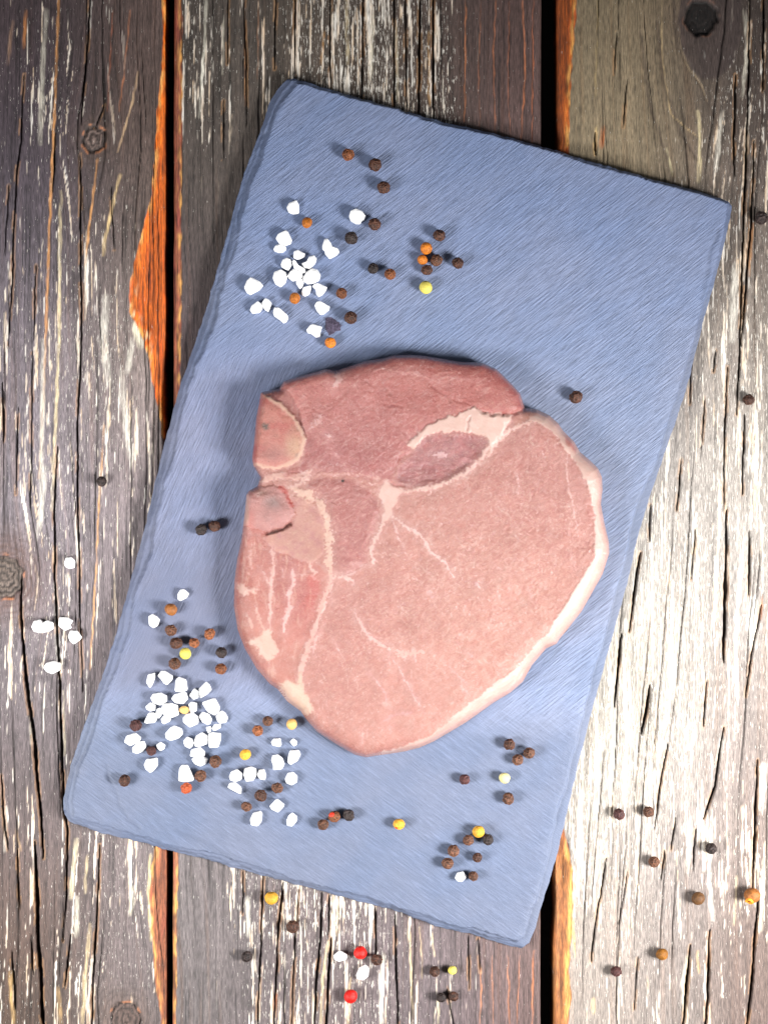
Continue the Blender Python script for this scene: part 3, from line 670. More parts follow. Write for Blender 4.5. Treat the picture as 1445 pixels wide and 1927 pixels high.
for lev, zf in enumerate((0.66, 0.33, 0.0)):
    nv_ = ring.copy(); nv_[:, 2] = 0.0004 + (ring[:, 2] - 0.0004) * zf
    nv_ -= ndir * (0.0005 * (lev + 1) + 0.0007 * fbm(kk / 12.0, kk * 0 + lev, 150 + lev, 2))[:, None]
    b0 = len(V); V = np.vstack([V, nv_]); Dir = np.vstack([Dir, Dir[loop] * 0]); ecol = np.vstack([ecol, ecol[loop] * .9])
    cur = b0 + np.arange(len(loop)); nx = np.roll(np.arange(len(loop)), -1)
    F = np.vstack([F, np.stack([prev, prev[nx], cur[nx], cur], -1)])
    prev = cur
cx, cy = at(748, 966, 0)
board = make_obj("slate_board", V, F, SLATE, None, (float(cx), float(cy), 0.0), {"Col": ecol, "Dir": Dir})
tag(board, "blue grey slate serving board with chipped edges lying across the planks", "slate board")

_bx, _by = V[:NU * NV, 0], V[:NU * NV, 1]
def surf_z(x, y, on_board=True):
    if not on_board: return 0.00005
    i = np.argmin((_bx - x) ** 2 + (_by - y) ** 2)
    return float(V_BOARD_Z[i])
V_BOARD_Z = V[:NU * NV, 2].copy()

# ------------------------------------------------------------------ raw pork chop
OUT = [(493,740),(510,737),(527,733),(536,719),(563,711),(602,700),(613,697),(632,700),(648,695),(686,682),(724,676),(740,671),(776,670),(799,672),(865,683),(907,685),(932,696),(959,722),(976,741),(982,760),(986,770),
       (1009,773),(1031,783),(1048,798),(1058,813),(1078,833),(1089,852),(1109,869),(1123,883),(1130,899),(1131,921),(1128,949),(1134,982),(1143,1021),(1144,1040),(1131,1080),(1114,1110),(1092,1149),(1064,1185),(1052,1199),
       (1045,1210),(1026,1218),(998,1251),(981,1282),(959,1301),(926,1321),(876,1357),(815,1393),(788,1405),(760,1412),(720,1418),(688,1423),(668,1418),(635,1399),(599,1376),(578,1352),(568,1337),(543,1319),(525,1296),
       (509,1285),(486,1258),(463,1219),(450,1184),(443,1140),(444,1094),(449,1053),(456,1021),(463,965),(466,932),(471,925),(486,917),(493,898),(479,875),(477,862),(480,837),(485,783),(490,760)]
CAP_IN = [(995,790),(1015,797),(1034,807),(1053,827),(1062,849),(1073,857),(1089,882),(1103,909),(1113,944),(1118,968),(1119,1010),(1118,1047),(1098,1083),(1073,1121),(1051,1157),(1037,1183),(1009,1210),(976,1251),(937,1282),(893,1315),(843,1357),(802,1388),(760,1403),(722,1414),(700,1421)]
CAP = CAP_IN + [(690,1450),(800,1450),(960,1360),(1120,1230),(1200,1040),(1180,860),(1060,760),(1000,755)]
POLY_A = [(520,700),(640,640),(900,640),(1000,740),(988,772),(962,783),(905,775),(830,790),(782,820),(770,850),(745,880),(735,905),(700,902),(660,896),(609,890),(585,898),(560,890),(574,850),(576,820),(560,780),(530,737)]
POLY_B = [(804,819),(871,813),(907,818),(916,833),(911,855),(893,871),(862,896),(829,910),(790,917),(752,914),(742,900),(750,878),(770,858),(782,838)]
POLY_C = [(573,922),(584,903),(609,897),(660,903),(699,926),(714,952),(714,974),(702,1003),(694,1034),(688,1061),(660,1080),(632,1080),(622,1056),(618,1016),(614,960),(600,940)]
POLY_E = [(430,1018),(500,1006),(560,1052),(592,1060),(618,1080),(614,1115),(592,1180),(570,1250),(563,1292),(530,1310),(430,1300),(400,1100)]
BONE1 = [(480,742),(500,741),(517,752),(537,766),(556,785),(568,805),(575,826),(572,847),(562,864),(545,876),(520,884),(495,882),(470,872)]
BONE2 = [(455,930),(486,917),(510,914),(530,919),(540,935),(548,950),(554,966),(548,981),(530,993),(505,1001),(485,997),(455,985)]
CART = [(540,924),(580,940),(604,960),(611,1000),(608,1042),(590,1058),(560,1051),(520,1036),(492,1010),(505,1003),(532,1000),(553,986),(558,966),(550,945)]
WEDGE = [(766,836),(788,813),(829,788),(865,777),(893,766),(901,772),(915,777),(962,780),(959,791),(951,805),(937,824),(921,843),(915,829),(907,818),(871,812),(829,812),(804,819),(777,845)]
STAR = [(727,902),(737,914),(763,921),(752,928),(742,948),(735,972),(722,984),(720,972),(721,950),(712,930),(716,914)]
LOWFAT = [(522,1292),(540,1281),(560,1286),(566,1262),(572,1300),(584,1324),(588,1343),(570,1342),(543,1324)]
BLOB = [(468,1207),(486,1196),(497,1184),(512,1185),(516,1204),(523,1225),(508,1246),(489,1231),(480,1216)]
FLECK = [(446,1099),(461,1098),(469,1107),(486,1100),(481,1114),(461,1119),(448,1113)]
CREV = [(527,733),(537,731),(550,753),(562,775),(570,797),(576,824),(569,806),(556,785),(537,765),(518,751),(503,742)]

Xs = np.arange(436, 1152, 1.9); Ys = np.arange(663, 1430, 1.9)
X, Y = np.meshgrid(Xs, Ys)
sd = poly_sdf(X, Y, OUT)
gy_, gx_ = np.gradient(sd, 1.9); gl = np.hypot(gx_, gy_) + 1e-9; gx_, gy_ = gx_ / gl, gy_ / gl
near = np.abs(sd) < 1.45
snap = near
X = np.where(snap, X - gx_ * sd, X); Y = np.where(snap, Y - gy_ * sd, Y)
ok = (sd < 0) | snap
D = np.where(snap, 0, -sd)                                  # px from the rim, inside positive
wx = 4.6 * fbmr(X / 28, Y / 28, 160, 3) + 1.9 * noise(X / 6, Y / 6, 161); wy = 4.6 * fbmr(X / 28, Y / 28, 162, 3) + 1.9 * noise(X / 6, Y / 6, 163)
WX, WY = X + wx, Y + wy
S = lambda poly, soft=2.0: sstep(soft, -soft, poly_sdf(WX, WY, poly))
mA, mB, mC, mE = S(POLY_A, 5), S(POLY_B, 9), S(POLY_C, 4), S(POLY_E, 5)
mCap, mB1, mB2, mCart = S(CAP, 1.8), S(BONE1, 1.6), S(BONE2, 1.6), S(CART, 3.0)
fray = 5.0 * fbmr(X / 11, Y / 11, 211, 4) + 1.4 * noise(X / 4.6, Y / 4.6, 212)
SF = lambda poly, soft, k=1.0: sstep(soft, -soft, poly_sdf(WX, WY, poly) + k * fray)
mWedge, mStar, mLow, mBlob, mFleck, mCrev = SF(WEDGE, 2.6), SF(STAR, 4.5, .8), SF(LOWFAT, 4.5, 1.3), SF(BLOB, 5, 1.7), SF(FLECK, 5, 1.5), S(CREV, 1.5)
mCap = SF(CAP, 1.8, 0.5)

cLoin = rbf(X, Y, [(*p[:2], *C(*p[2:])) for p in [(960,860,216,152,144),(1050,950,214,152,142),(850,960,218,158,148),(800,1100,217,160,148),(980,1080,224,168,154),(680,1150,208,142,134),(720,1280,220,162,150),
        (620,1300,206,140,130),(880,1230,224,170,156),(640,1380,214,150,138),(700,1390,218,160,146),(1085,880,208,142,134)]], 90, 90)
col = cLoin.copy()
cA = rbf(X, Y, [(*p[:2], *C(*p[2:])) for p in [(580,740,206,130,122),(640,740,204,134,128),(760,710,198,124,116),(900,720,196,116,108),(960,750,194,114,106),(680,790,190,124,122),(620,850,182,114,114),(720,850,188,120,118),(800,770,198,124,118)]], 60, 50)
col = mixc(col, mA, cA * np.array([1.04, 0.95, 0.96]))
col = mixc(col, mB, C(178, 110, 112) * (1 + 0.35 * fbm(X / 22, Y / 14, 165, 3))[..., None])
col = mixc(col, mC, C(190, 120, 116))
cE = rbf(X, Y, [(*p[:2], *C(*p[2:])) for p in [(470,1060,206,130,118),(540,1060,178,104,100),(460,1140,204,126,112),(520,1140,196,116,106),(580,1120,206,114,106),(540,1230,208,138,126),(480,1180,204,128,112),(500,1260,212,146,130)]], 35, 45)
col = mixc(col, mE, cE)
# tonal drift, fibres and thin marbling
fl1 = fbm(X / 34, Y / 34, 170, 4); fl2 = fbm((X + Y) / 9, (X - Y) / 26, 171, 3)
lean = np.clip(1 - mCap - mB1 - mB2 - mCart - mWedge - mStar, 0, 1)
col = col * (1 + lean * (0.12 * fl1 + 0.08 * fl2))[..., None]
reg = np.clip(1 - mA - mB - mC - mE, 0, 1)                    # the loin eye
al, ac = X * .55 + Y * .83, X * .83 - Y * .55
thread = sstep(0.05, 0.0, np.abs(noise(ac / 21 + 1.2 * noise(X / 50, Y / 50, 205), al / 120, 206))) * sstep(0.0, 0.35, noise(X / 45, Y / 45, 207)) * reg
fleckle = sstep(0.40, 0.56, fbm(ac / 4.5, al / 13, 213, 3) + 0.25 * noise(X / 50, Y / 50, 214))
vein = sstep(0.045, 0.0, np.abs(fbm((X * .8 + Y * .6) / 40, (Y * .8 - X * .6) / 24, 172, 4))) * sstep(0.05, 0.5, fbm(X / 60, Y / 60, 173, 2) + 0.15)
spot = sstep(0.30, 0.62, fbm(X / 8, Y / 8, 174, 3) + 0.35 * fbm(X / 55, Y / 55, 175, 2))
worm = sstep(0.05, 0.0, np.abs(noise(X / 7, Y / 7, 176))) * sstep(-.1, .4, fbm(X / 40, Y / 40, 177, 2))
pale = C(240, 200, 188)
col = mixc(col, lean * (0.75 * thread + 0.7 * fleckle * (0.35 + 0.65 * reg) + 0.55 * vein * (0.4 + 0.6 * reg) + 0.30 * spot * (0.4 + 0.6 * reg) + 0.30 * worm), pale)
streaky = sstep(0.08, 0.5, fbm(X / 7 + noise(X / 60, Y / 60, 198) * 2, Y / 46, 199, 3)) * mE
col = mixc(col, 0.6 * streaky, C(236, 190, 172))
fibre = sstep(0.12, 0.55, fbm((X * .5 + Y * .87) / 6, (X * .87 - Y * .5) / 34, 200, 3)) * np.clip(mA + mC, 0, 1)
col = mixc(col, 0.42 * fibre, C(232, 186, 178))
red = sstep(0.15, 0.6, fbm(X / 30, Y / 18, 178, 3))
col = mixc(col, lean * (0.30 - 0.18 * reg) * red, C(204, 112, 108))

vv = np.clip(1 + lean * (0.24 * fbmr(X / 16, Y / 16, 208, 3) + 0.16 * fbm((X * .5 + Y * .87) / 3.5, (X * .87 - Y * .5) / 22, 209, 3)), .5, 1.5)
whorl = np.sin(np.hypot((X - 668) * 1.1, Y - 990) * 0.55 + 3 * noise(X / 18, Y / 18, 210)) * mC
vv = vv * (1 + 0.07 * whorl)
col = col * np.stack([vv ** 0.55, vv ** 1.25, vv ** 1.25], -1)

# fat
fatc = lambda a: C(*a) * np.array([1.0, 0.97, 1.07]) * (1 + 0.09 * fbm(X / 13, Y / 13, 180, 3))[..., None]
fat = np.zeros(X.shape)
SEAMS = [  # points, width px, strength, colour
 ([(745,925),(799,918),(830,912),(860,897),(885,882),(905,865),(915,845),(925,835)],8,.95,(240,212,194)),
 ([(722,960),(718,990),(705,1015),(697,1040),(699,1050),(704,1062)],7,.9,(240,212,196)),
 ([(738,975),(745,1000),(757,1025)],4,.85,(240,208,196)),
 ([(738,972),(762,990),(796,1013),(810,1036),(837,1060),(854,1085)],6,.9,(242,214,200)),
 ([(545,918),(575,930),(600,945),(613,975),(619,1010),(619,1050),(622,1085)],14,.95,(238,212,186)),
 ([(583,1050),(586,1072),(596,1078)],7,.8,(240,216,196)),
 ([(625,1082),(616,1112),(604,1145),(592,1180),(581,1215),(569,1250),(566,1285)],11,.85,(238,204,186)),
 ([(622,1078),(608,1112),(596,1150)],16,.5,(232,180,160)),
 ([(626,1088),(650,1085),(665,1095)],7,.9,(240,212,198)),([(640,1086),(665,1076),(690,1068)],3.5,.7,(236,200,186)),
 ([(510,1015),(512,1030),(514,1056),(511,1099),(508,1140),(507,1184)],7,.9,(240,206,190)),
 ([(550,1071),(553,1089),(545,1120),(544,1145),(536,1168),(535,1192)],8.5,.95,(242,208,196)),
 ([(479,1140),(491,1173),(498,1190)],6,.8,(238,200,180)),([(463,1153),(476,1184)],6,.75,(238,200,180)),([(493,1073),(507,1099)],4.5,.7,(236,196,180)),([(470,1030),(474,1075)],5,.6,(236,190,172)),
 ([(530,1070),(534,1086)],3.5,.6,(236,196,180)),([(555,1085),(580,1080),(600,1092)],6,.6,(234,190,172)),
 ([(490,906),(515,898),(540,893),(556,900),(575,893),(588,884)],11,.85,(240,206,186)),([(545,920),(565,908),(585,895)],9,.8,(242,208,190)),([(590,893),(640,890),(700,896),(722,905)],5,.6,(234,186,168)),
 ([(584,803),(600,791),(606,780)],11,.65,(234,192,180)),([(612,817),(623,822)],7,.7,(236,200,190)),([(630,852),(637,862)],7,.6,(236,190,180)),([(560,880),(574,893)],5,.7,(240,210,196)),
 ([(633,700),(637,715),(627,726)],11,.85,(236,204,192)),([(648,700),(640,712)],6,.5,(232,184,170)),([(600,700),(615,697)],6,.7,(238,210,200)),
 ([(666,1155),(681,1178),(691,1194),(712,1209),(737,1222)],7,.85,(240,204,190)),([(735,1222),(763,1228),(799,1226)],13,.65,(240,202,182)),([(758,1228),(762,1244)],4,.7,(240,208,196)),([(776,1230),(782,1246)],4,.7,(240,208,196)),
 ([(625,1199),(642,1230)],3.5,.6,(236,196,182)),([(696,1263),(724,1306),(728,1330)],4,.6,(236,196,184)),([(737,1237),(768,1289),(788,1327)],4,.7,(236,200,188)),([(724,1358),(737,1345),(776,1341)],7,.5,(236,192,184)),
 ([(683,1376),(682,1406)],4.5,.6,(238,200,186)),([(601,1184),(591,1209),(590,1235)],4.5,.7,(236,196,184)),([(735,1365),(735,1385)],4,.5,(236,190,176)),
 ([(1064,855),(1069,913),(1078,963),(1089,999)],4.5,.8,(238,200,184)),([(972,894),(974,915),(972,935)],5,.6,(236,194,180)),([(1053,863),(1040,882),(1030,890)],4,.5,(234,186,170)),
 ([(915,860),(937,827),(959,808),(981,799),(1000,794)],8,.9,(240,210,192)),([(905,868),(880,886),(850,904)],6,.7,(240,208,192)),
 ([(816,857),(838,853)],12,.8,(240,206,200)),([(868,864),(890,868)],8,.55,(230,176,172)),([(780,873),(805,872)],6,.5,(230,180,176)),([(765,911),(790,905)],8,.5,(236,190,180)),
 ([(740,697),(790,705),(830,722)],3.5,.45,(230,178,168)),([(826,708),(905,716)],3.5,.4,(230,178,168)),([(700,698),(726,690)],4,.5,(232,184,172)),([(845,1255),(880,1290)],3.5,.5,(236,196,184)),([(990,1100),(1000,1130)],3.5,.45,(236,196,184)),([(865,1290),(880,1306)],6,.6,(240,206,194)),
 ([(1070,1040),(1085,1075)],4,.5,(236,196,184)),([(930,1062),(942,1072)],4,.5,(236,196,184)),([(770,1285),(795,1340)],3.5,.5,(236,196,184)),([(895,1095),(902,1104)],7,.6,(240,208,200)),([(803,1110),(815,1125)],8,.5,(238,204,196)),([(880,1228),(890,1236)],6,.5,(238,204,196)),
]
for pts, w, s, c in SEAMS:
    W = window(X, Y, pts, 30)
    x_, y_ = X[W], Y[W]
    d, t = line_dist(WX[W], WY[W], pts, True)
    taper = np.clip(np.minimum(t, 1 - t) * 5 + 0.35, 0, 1)
    hw = 0.48 * w * taper * (1 + 0.7 * noise(x_ / 15, y_ / 15, 182) + 0.8 * noise(x_ / 4.5, y_ / 4.5, 181))
    m = sstep(hw + 2.0, hw - 2.0, d) * np.clip(1.0 + 0.5 * noise(x_ / 12, y_ / 12, 180), .45, 1)
    halo = 0.22 * np.exp(-(d / (w * 1.1 + 3)) ** 2)
    m = np.clip(np.maximum(m, halo) * s, 0, 1)
    col[W] = mixc(col[W], m, fatc(c)[W]); fat[W] = np.maximum(fat[W], m)
col = mixc(col, 0.92 * mCart, C(222, 170, 156) * (1 + .12 * fl1)[..., None])
col = mixc(col, 0.6 * mCart * sstep(-.1, .4, fbmr(X / 16, Y / 16, 183, 3)), C(202, 138, 140)); col = mixc(col, 0.35 * mCart * sstep(0.1, .5, fbmr(X / 9, Y / 9, 203, 3)), C(240, 206, 184))
for m, c in ((mWedge, (244, 220, 200)), (mStar, (242, 214, 196)), (mLow, (244, 218, 188)), (mBlob, (242, 214, 190)), (mFleck, (240, 208, 186))):
    col = mixc(col, 0.95 * m, fatc(c)); fat = np.maximum(fat, m)
# the fat cap has long strands that follow the rim
strand = fbm(D / 4.5, np.arctan2(Y - 1050, X - 780) * 9, 184, 3)
capc = fatc((240, 213, 194)) * (1 + 0.22 * strand)[..., None]
capc = mixc(capc, 0.55 * sstep(9, 0, D) * sstep(-.2, .4, fbm(X / 24, Y / 24, 185, 2)), C(228, 182, 158))
col = mixc(col, mCap, capc); fat = np.maximum(fat, mCap)
nick = S([(1061,818),(1068,822),(1086,846),(1083,852),(1066,838)], 2.5)
col = mixc(col, .85 * nick, C(202, 130, 118))
for pts in ([(1010,775),(990,782),(975,795)],):
    d = line_dist(WX, WY, pts); col = mixc(col, .75 * sstep(9, 2, d), C(226, 170, 154))
# rim of pale membrane
thin = sstep(5, 1, D) * (1 - mB1) * (1 - mB2)
col = mixc(col, 0.35 * thin, C(232, 180, 166))
# bones
b1d = -poly_sdf(WX, WY, BONE1)
b1 = C(212, 138, 124) * (1 + 0.30 * fbm(X / 18, Y / 18, 186, 3))[..., None]
b1 = mixc(b1, sstep(-.05, .45, fbm(X / 26, Y / 22, 187, 2)), C(206, 112, 104))
b1 = mixc(b1, 0.75 * np.exp(-((X - 556) / 22) ** 2 - ((Y - 842) / 26) ** 2), C(224, 192, 158))
b1 = mixc(b1, 0.65 * np.exp(-((X - 515) / 26) ** 2 - ((Y - 855) / 18) ** 2), C(178, 124, 122))
pore = sstep(0.34, 0.55, fbm(X / 3.4, Y / 3.4, 188, 2)); b1 = mixc(b1, .55 * pore, C(140, 66, 64))
b1 = mixc(b1, 0.95 * sstep(1, .2, np.hypot((X - 500) / 11, (Y - 802) / 9) + .35 * noise(X / 5, Y / 5, 189)), C(96, 92, 84))
for ex, ey, er in ((562, 806, 5), (560, 858, 5)): b1 = mixc(b1, .55 * np.exp(-(((X - ex) / er) ** 2 + ((Y - ey) / er) ** 2)), C(128, 116, 96))
b1 = mixc(b1, .9 * sstep(8.5, 3, b1d) * sstep(492, 505, X + (Y > 800) * 20), C(238, 206, 184))
col = mixc(col, mB1, b1)
b2d = -poly_sdf(WX, WY, BONE2)
b2 = C(206, 150, 146) * (1 + 0.22 * fbm(X / 16, Y / 16, 190, 3))[..., None]
b2 = mixc(b2, .8 * np.exp(-((X - 513) / 18) ** 2 - ((Y - 946) / 14) ** 2), C(138, 116, 114))
b2 = mixc(b2, .6 * np.exp(-((X - 492) / 12) ** 2 - ((Y - 927) / 8) ** 2), C(150, 126, 112))
b2 = mixc(b2, .6 * np.exp(-((X - 470) / 9) ** 2 - ((Y - 975) / 16) ** 2), C(214, 118, 104))
pore = sstep(0.36, 0.55, fbm(X / 3.2, Y / 3.2, 191, 2)); b2 = mixc(b2, .4 * pore, C(150, 84, 84))
b2 = mixc(b2, .7 * sstep(8, 2, X - 463 - (Y < 925) * 6), C(242, 210, 194))
col = mixc(col, mB2, b2)
d = line_dist(WX, WY, [(528, 918), (538, 926), (544, 940), (549, 952)]); col = mixc(col, .75 * sstep(6, 1.5, d), C(206, 62, 54))
d = line_dist(WX, WY, [(466, 985), (480, 1000), (500, 1004)]); col = mixc(col, .4 * sstep(8, 1.5, d), C(220, 110, 98))
d = line_dist(WX, WY, [(480, 840), (481, 865)]); col = mixc(col, .6 * sstep(7, 1.5, d), C(196, 84, 80))
d = line_dist(WX, WY, [(588, 1090), (594, 1110), (584, 1135)]); col = mixc(col, .45 * sstep(16, 2, d), C(214, 96, 90))
d = line_dist(WX, WY, [(540, 893), (556, 885), (574, 880)]); col = mixc(col, .6 * sstep(9, 2, d), C(190, 98, 94))
col = mixc(col, .8 * mCrev, C(184, 108, 102))
gap = line_dist(WX, WY, [(496, 1002), (516, 1001), (532, 996), (548, 986)]); gapm = sstep(3.6, 1.2, gap) * sstep(494, 508, X)
col = mixc(col, .8 * gapm, C(122, 62, 56))
col = mixc(col, sstep(3.4, 2, np.hypot(X - 645, Y - 905)), C(40, 24, 26))
CREASE = [([(719, 706), (722, 724), (735, 741)], 3, .6), ([(813, 729), (840, 743), (846, 756)], 4, .75), ([(724, 760), (736, 764), (752, 763)], 5, .5), ([(883, 786), (878, 808)], 3, .7), ([(690, 718), (700, 728)], 3, .4), ([(985, 770), (960, 780), (925, 778)], 3, .5),
          ([(850, 752), (880, 760), (905, 770)], 3, .45), ([(735, 908), (745, 914), (760, 914)], 4, .6), ([(752, 864), (770, 852), (785, 850)], 6, .35), ([(560, 1290), (556, 1282), (550, 1270)], 2, .3), ([(629, 1095), (611, 1150), (583, 1218)], 2.2, .35)]
crease = np.zeros(X.shape)
for pts, w, s in CREASE:
    m = sstep(w, w * .2, line_dist(WX, WY, pts)) * s
    crease = np.maximum(crease, m); col = mixc(col, .55 * m, C(182, 92, 88))

# height of the cut face (mm above the slate)
Hmm = 10.5
round_px = rbf(X, Y, [(490,800,8),(470,950,8),(520,720,20),(760,690,32),(930,720,32),(1050,800,24),(1130,950,26),(1110,1100,34),(960,1290,40),(780,1400,36),(640,1395,34),(540,1310,26),(470,1220,36),(450,1120,30)], 60, 60)[..., 0]
t = np.clip(D / round_px, 0, 1)
edge_z = rbf(X, Y, [(490,800,.86),(470,950,.86),(520,720,.6),(760,690,.58),(930,720,.58),(1050,800,.5),(1130,950,.55),(1110,1100,.45),(960,1290,.40),(780,1400,.36),(640,1395,.42),(540,1310,.5),(470,1220,.40),(450,1120,.45)], 60, 60)[..., 0]
prof = edge_z + (1 - edge_z) * np.sqrt(np.clip(1 - (1 - t) ** 2, 0, 1))
Zm = Hmm * prof
Zm = Zm + 0.7 * fbm(X / 90, Y / 90, 195, 2) * t + 0.16 * fl1 + 0.10 * fl2 * lean + 0.10 * noise(X / 6, Y / 6, 196) * lean
for poly, h, soft in ((POLY_C, .5, 14), (POLY_B, -.7, 14), (POLY_A, .35, 16), (POLY_E, -.4, 14)):
    Zm = Zm + h * sstep(0, -soft, poly_sdf(WX, WY, poly))
Zm = Zm + 0.22 * fat * (1 - mCap) + 0.35 * mCap * t + 0.5 * mB1 + 0.55 * mB2 + 0.2 * mCart + 0.35 * mWedge + 0.12 * mCap * strand
Zm = Zm - 0.7 * mCrev - 1.0 * gapm + 0.9 * sstep(0, 24, b1d) + 0.9 * sstep(0, 22, b2d) - 0.5 * crease
Zm = Zm - 0.55 * sstep(6, 1, line_dist(WX, WY, [(985, 771), (962, 781), (905, 775)])) 
col = np.clip(col * np.array([1.05, 0.905, 0.865]), 0.01, 0.92) * (0.365 + 0.045 * np.clip(fat, 0, 1) - 0.02 * mCap + 0.035 * np.clip(mA + mB + mC + mE + mB1 + mB2, 0, 1) * (1 - np.clip(fat, 0, 1)))[..., None]

Zw = TH + 0.0003 + Zm * 0.001
ax, ay = at(X, Y, Zw)
idx = -np.ones(X.shape, int); idx[ok] = np.arange(ok.sum())
V = np.stack([ax[ok], ay[ok], Zw[ok]], -1); colf = col[ok]
nrm2 = np.stack([gx_[ok], -gy_[ok]], -1)
q = np.stack([idx[1:, :-1], idx[1:, 1:], idx[:-1, 1:], idx[:-1, :-1]], -1)
snapq = np.stack([snap[1:, :-1], snap[1:, 1:], snap[:-1, 1:], snap[:-1, :-1]], -1).all(-1)
keep = (q >= 0).all(-1) & ~snapq
reg_id = np.zeros(X.shape, int)
for m, k in ((mA, 1), (mB, 2), (mC, 3), (mE, 4)): reg_id[m > .5] = k
reg_id[fat > .55] = 8; reg_id[mCart > .5] = 9
reg_id[(mWedge > .5)] = 10
reg_id[mCap > .5] = 5; reg_id[mB1 > .5] = 6; reg_id[mB2 > .5] = 7
fid = reg_id[:-1, :-1][keep]; F = q[keep]
# outer loop -> sides
e = np.concatenate([F[:, [0, 1]], F[:, [1, 2]], F[:, [2, 3]], F[:, [3, 0]]]); ef = np.tile(fid, 4)
key = np.sort(e, 1); kk = key[:, 0].astype(np.int64) * len(V) + key[:, 1]
un, first, cnt = np.unique(kk, return_index=True, return_counts=True)
be = e[first[cnt == 1]]; bf = ef[first[cnt == 1]]
bv = np.unique(be)
prevmap = np.arange(len(V))
zt = V[:, 2].copy(); z0 = TH - 0.0003
for lev, (zf, inn) in enumerate(((0.72, -0.0006), (0.38, -0.0004), (0.12, 0.0006), (0.0, 0.0016))):
    cur = np.zeros(len(prevmap) if lev == 0 else len(curmap), int)
    if lev == 0: curmap = np.zeros(len(V), int)
    nvx = np.zeros((len(bv), 3))
    nvx[:, :2] = V[bv, :2] - nrm2[bv] * inn
    nvx[:, 2] = z0 + (zt[bv] - z0) * zf + 0.0003 * noise(V[bv, 0] * 300, V[bv, 1] * 300, 197)
    newmap = np.zeros(len(idx.ravel()) + 1, int); newmap[bv] = len(V) + np.arange(len(bv))
    F = np.vstack([F, np.stack([prevmap[be[:, 1]], prevmap[be[:, 0]], newmap[be[:, 0]], newmap[be[:, 1]]], -1)])
    fid = np.concatenate([fid, bf])
    V = np.vstack([V, nvx]); colf = np.vstack([colf, colf[bv] * 0.98])
    prevmap = newmap
chx, chy = at(790, 1045, TH)
chop = tag(empty("pork_chop", (float(chx), float(chy), TH)), "raw pink bone-in pork chop with cream fat rim lying on the slate", "pork chop")
specs = {0: ("lean_muscle", LEAN, None, "large pale pink loin eye"), 1: ("lean_muscle", LEAN, None, "rosy muscle along the upper edge"), 2: ("lean_muscle", LEAN, None, "dark red oval muscle under the fat wedge"),
         3: ("lean_muscle", LEAN, None, "round muscle beside the lower bone"), 4: ("lean_muscle", LEAN, None, "streaked flap muscle below the bones"), 5: ("fat_rim", FAT, None, "cream fat rim along the right side"),
         6: ("bone", BONE, None, "half round sawn bone with a grey spot"), 7: ("bone", BONE, None, "rounded mauve sawn bone with grey centre"), 8: ("fat_seam", FAT, None, "cream fat seams and streaks between the muscles"),
         9: ("cartilage", BONE, None, "pale pink cartilage around the lower bone"), 10: ("fat_wedge", FAT, None, "folded cream fat wedge near the upper right")}
split_parts(V, F, fid, specs, {"Col": colf}, chop, (float(chx), float(chy), TH))

# ------------------------------------------------------------------ peppercorns
def icosphere(sub):
    import bmesh
    bm = bmesh.new(); bmesh.ops.create_icosphere(bm, subdivisions=sub, radius=1.0)
    v = np.array([x.co[:] for x in bm.verts]); f = np.array([[w.index for w in p.verts] for p in bm.faces]); bm.free()
    return v, f
ICO_V, ICO_F = icosphere(5)

def pepper_mesh(seed, wrinkle, cells):
    r = np.random.RandomState(seed)
    p = r.normal(size=(cells, 3)); p /= np.linalg.norm(p, axis=1, keepdims=True)
    bend = ICO_V + 0.16 * np.sin(ICO_V[:, [1, 2, 0]] * 7 + r.rand(3) * 6) * np.cos(ICO_V[:, [2, 0, 1]] * 5 + r.rand(3) * 6)
    bend /= np.linalg.norm(bend, axis=1, keepdims=True)
    ds = np.sort(np.arccos(np.clip(bend @ p.T, -1, 1)), axis=1)
    edge = ds[:, 1] - ds[:, 0]
    ridge = np.exp(-(edge / 0.10) ** 2)
    lump = sum(np.sin(ICO_V @ r.normal(size=3) * 2.2 + r.rand() * 6) for _ in range(4)) / 4
    rad = 1 - 0.55 * wrinkle + wrinkle * ridge + 0.055 * lump + 0.25 * wrinkle * np.sin(ds[:, 0] * 14)
    v = ICO_V * rad[:, None]
    v *= np.array([1, 1 - 0.05 * r.rand(), 1 - 0.06 * r.rand()])
    v /= np.max(np.hypot(v[:, 0], v[:, 1]))
    me = bpy.data.meshes.new("peppercorn_mesh")
    me.from_pydata(v.tolist(), [], ICO_F.tolist())
    me.polygons.foreach_set("use_smooth", np.ones(len(ICO_F), bool))
    a = me.attributes.new("Col", 'FLOAT_COLOR', 'POINT')
    full = np.ones((len(v), 4), np.float32); full[:, 0] = full[:, 1] = full[:, 2] = ridge
    a.data.foreach_set("color", full.ravel())
    me.materials.append(None)
    return me

